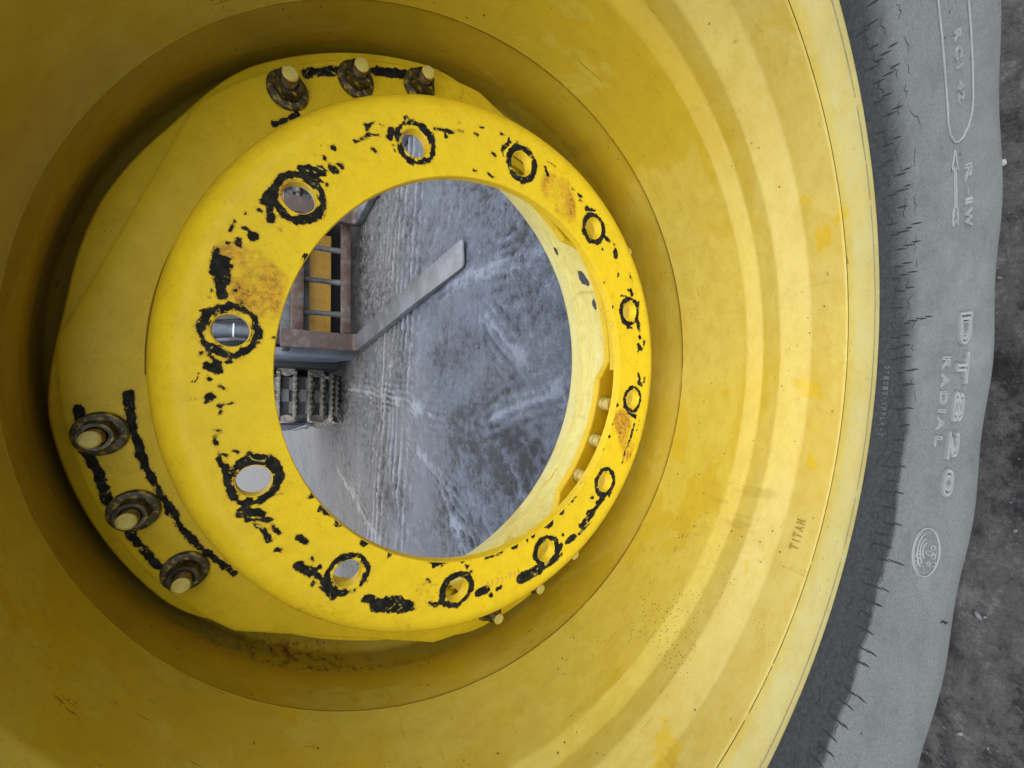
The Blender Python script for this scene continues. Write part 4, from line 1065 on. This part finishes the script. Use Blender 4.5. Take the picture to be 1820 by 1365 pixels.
# tyres and steel over-tyre tracks
M_ltyre = mat_flat('loader_tyre_rubber', (.085, .085, .080), .85, .35, 40)
M_ltyre2 = mat_flat('loader_tyre_groove', (.030, .030, .029), .9, .35, 40)
M_track = mat_rusty('worn_track_steel', (.175, .16, .135), (.062, .047, .032), .36, .56, .45, 22)
WR, WC1, WC2 = .40, .94, 2.02          # tyre radius, axle positions (y)
def loader_tyre(x0, x1, yc, zc):
    seg, pr = 64, [(.20, x0 + .06), (.34, x0 + .01), (.375, x0 + .03), (.385, (x0 + x1) / 2), (.375, x1 - .03), (.34, x1 - .01), (.20, x1 - .06)]
    th = np.linspace(0, 2 * math.pi, seg, endpoint=False); V = np.zeros((seg, len(pr), 3))
    for j, (r, x) in enumerate(pr):
        V[:, j, 0] = x; V[:, j, 1] = yc + r * np.cos(th); V[:, j, 2] = zc + r * np.sin(th)
    ty = link('loader_tyre', mesh_np('loader_tyre', V.reshape(-1, 3), grid_faces(seg, len(pr), True)), M_ltyre2, loader, 40)
    # zig-zag tread blocks: diamond pads in three columns
    BV, BF, o = [], [], 0
    W_ = x1 - x0
    for k in range(18):
        for cix, (cx, sgn) in enumerate(((.24, 1), (.5, -1), (.76, 1))):
            a = 2 * math.pi * (k + (.5 if cix == 1 else 0)) / 18
            hw, ha = W_ * .150, .150
            # arrow shaped pad in (x, angle)
            pts = [(-hw, -ha * .62), (hw, -ha * .62), (hw, ha * .30), (0, ha * .72), (-hw, ha * .30)]
            if sgn < 0: pts = [(x, -y_) for x, y_ in pts][::-1]
            for rr_, sh in ((.372, 1.0), (.400, .90)):
                for x, da_ in pts:
                    BV.append((x0 + W_ * cx + x * sh, yc + rr_ * math.cos(a + da_ * sh), zc + rr_ * math.sin(a + da_ * sh)))
            n = 5
            BF.append(tuple(o + n + i for i in range(n)))
            for i in range(n): BF.append((o + i, o + (i + 1) % n, o + n + (i + 1) % n, o + n + i))
            o += 2 * n
    m_ = mesh_np('tread_blocks', np.array(BV), BF)
    bm = bmesh.new(); bm.from_mesh(m_); bmesh.ops.recalc_face_normals(bm, faces=bm.faces); bm.to_mesh(m_); bm.free()
    tb = link('tread_blocks', m_, M_ltyre, ty); tb['kind'] = 'stuff'
    # wheel rim
    V, F = tube_np([(x0 + .05, yc, zc), (x0 + .09, yc, zc)], [.21, .19], 28)
    link('wheel_rim', mesh_np('wheel_rim', V, F), M_blue, ty, 40)
    return ty
TX0, TX1 = -.585, -.135
ZC = .43
for x0, x1 in ((TX0 + .03, TX1 - .03), (1.255, 1.655)):
    for yc in (WC1, WC2): loader_tyre(x0, x1, yc, ZC)
# track loop path: around both tyres
RT = .415
def loop_pt(s):
    Ls = WC2 - WC1; C_ = math.pi * RT; T = 2 * Ls + 2 * C_
    s = s % T
    if s < C_:                                   # front half turn, from top to bottom
        a = math.pi / 2 + s / RT; return WC1 + RT * math.cos(a), ZC + RT * math.sin(a), a
    s -= C_
    if s < Ls: return WC1 + s, ZC - RT, 1.5 * math.pi
    s -= Ls
    if s < C_:
        a = -math.pi / 2 + s / RT; return WC2 + RT * math.cos(a), ZC + RT * math.sin(a), a
    s -= C_
    return WC2 - s, ZC + RT, math.pi / 2
T_LEN = 2 * (WC2 - WC1) + 2 * math.pi * RT
NB = 40
def bar_mesh():
    bm = bmesh.new()
    box_bm(bm, (0, 0, 0), (TX1 - TX0, .027, .034), None, .006)
    for k in range(9):
        x = TX0 - (TX0 + TX1) / 2 + .03 + k * (TX1 - TX0 - .06) / 8
        box_bm(bm, (x, 0, .020), (.026, .036, .018), None, .007)
    m_ = bpy.data.meshes.new('track_bar'); bm.to_mesh(m_); bm.free(); m_.materials.append(M_track); shade(m_, 40); return m_
def link_mesh(w_):
    bm = bmesh.new()
    n = 10
    vs = []
    L = T_LEN / NB
    for t in np.linspace(0, math.pi, n): vs.append((w_ * .055 * math.sin(t) * 1.0, L * .5 * math.cos(t)))
    a = [bm.verts.new((x, y, .008)) for x, y in vs]; b = [bm.verts.new((x, y, -.008)) for x, y in vs]
    bm.faces.new(a); bm.faces.new(b[::-1])
    for i in range(n): bm.faces.new((a[i], b[i], b[(i + 1) % n], a[(i + 1) % n]))
    box_bm(bm, (-w_ * .006, 0, 0), (.014, L * .98, .05), None, .004)
    bmesh.ops.recalc_face_normals(bm, faces=bm.faces)
    m_ = bpy.data.meshes.new('track_link'); bm.to_mesh(m_); bm.free(); m_.materials.append(M_track); shade(m_, 35); return m_
bm_, lm_l, lm_r = bar_mesh(), link_mesh(1), link_mesh(-1)
for xc in ((TX0 + TX1) / 2, 1.455):
    for k in range(NB):
        y, z, a = loop_pt((k + .52) * T_LEN / NB)
        o = link('track_bar', bm_, None, loader)
        o.location = (xc, y, z); o.rotation_euler = (a - math.pi / 2, 0, 0)
        if k % 2 == 0 and xc < 0:
            y, z, a = loop_pt((k + 1.02) * T_LEN / NB)
            for m_, x in ((lm_l, TX0 + .004), (lm_r, TX1 - .004)):
                q = link('track_link', m_, None, loader); q.location = (x, y, z); q.rotation_euler = (a - math.pi / 2, 0, 0)
# side guard with slots along the left flank
bm = bmesh.new()
box_bm(bm, (-.605, 1.5, .62), (.03, 1.7, .05), None, .006)
box_bm(bm, (-.605, 1.5, .28), (.03, 1.5, .06), None, .006)
for k in range(12): box_bm(bm, (-.600, .80 + k * .13, .45), (.02, .05, .30), Matrix.Rotation(.35, 4, 'X'), .005)
bm_obj('side_guard', bm, M_blue, loader)
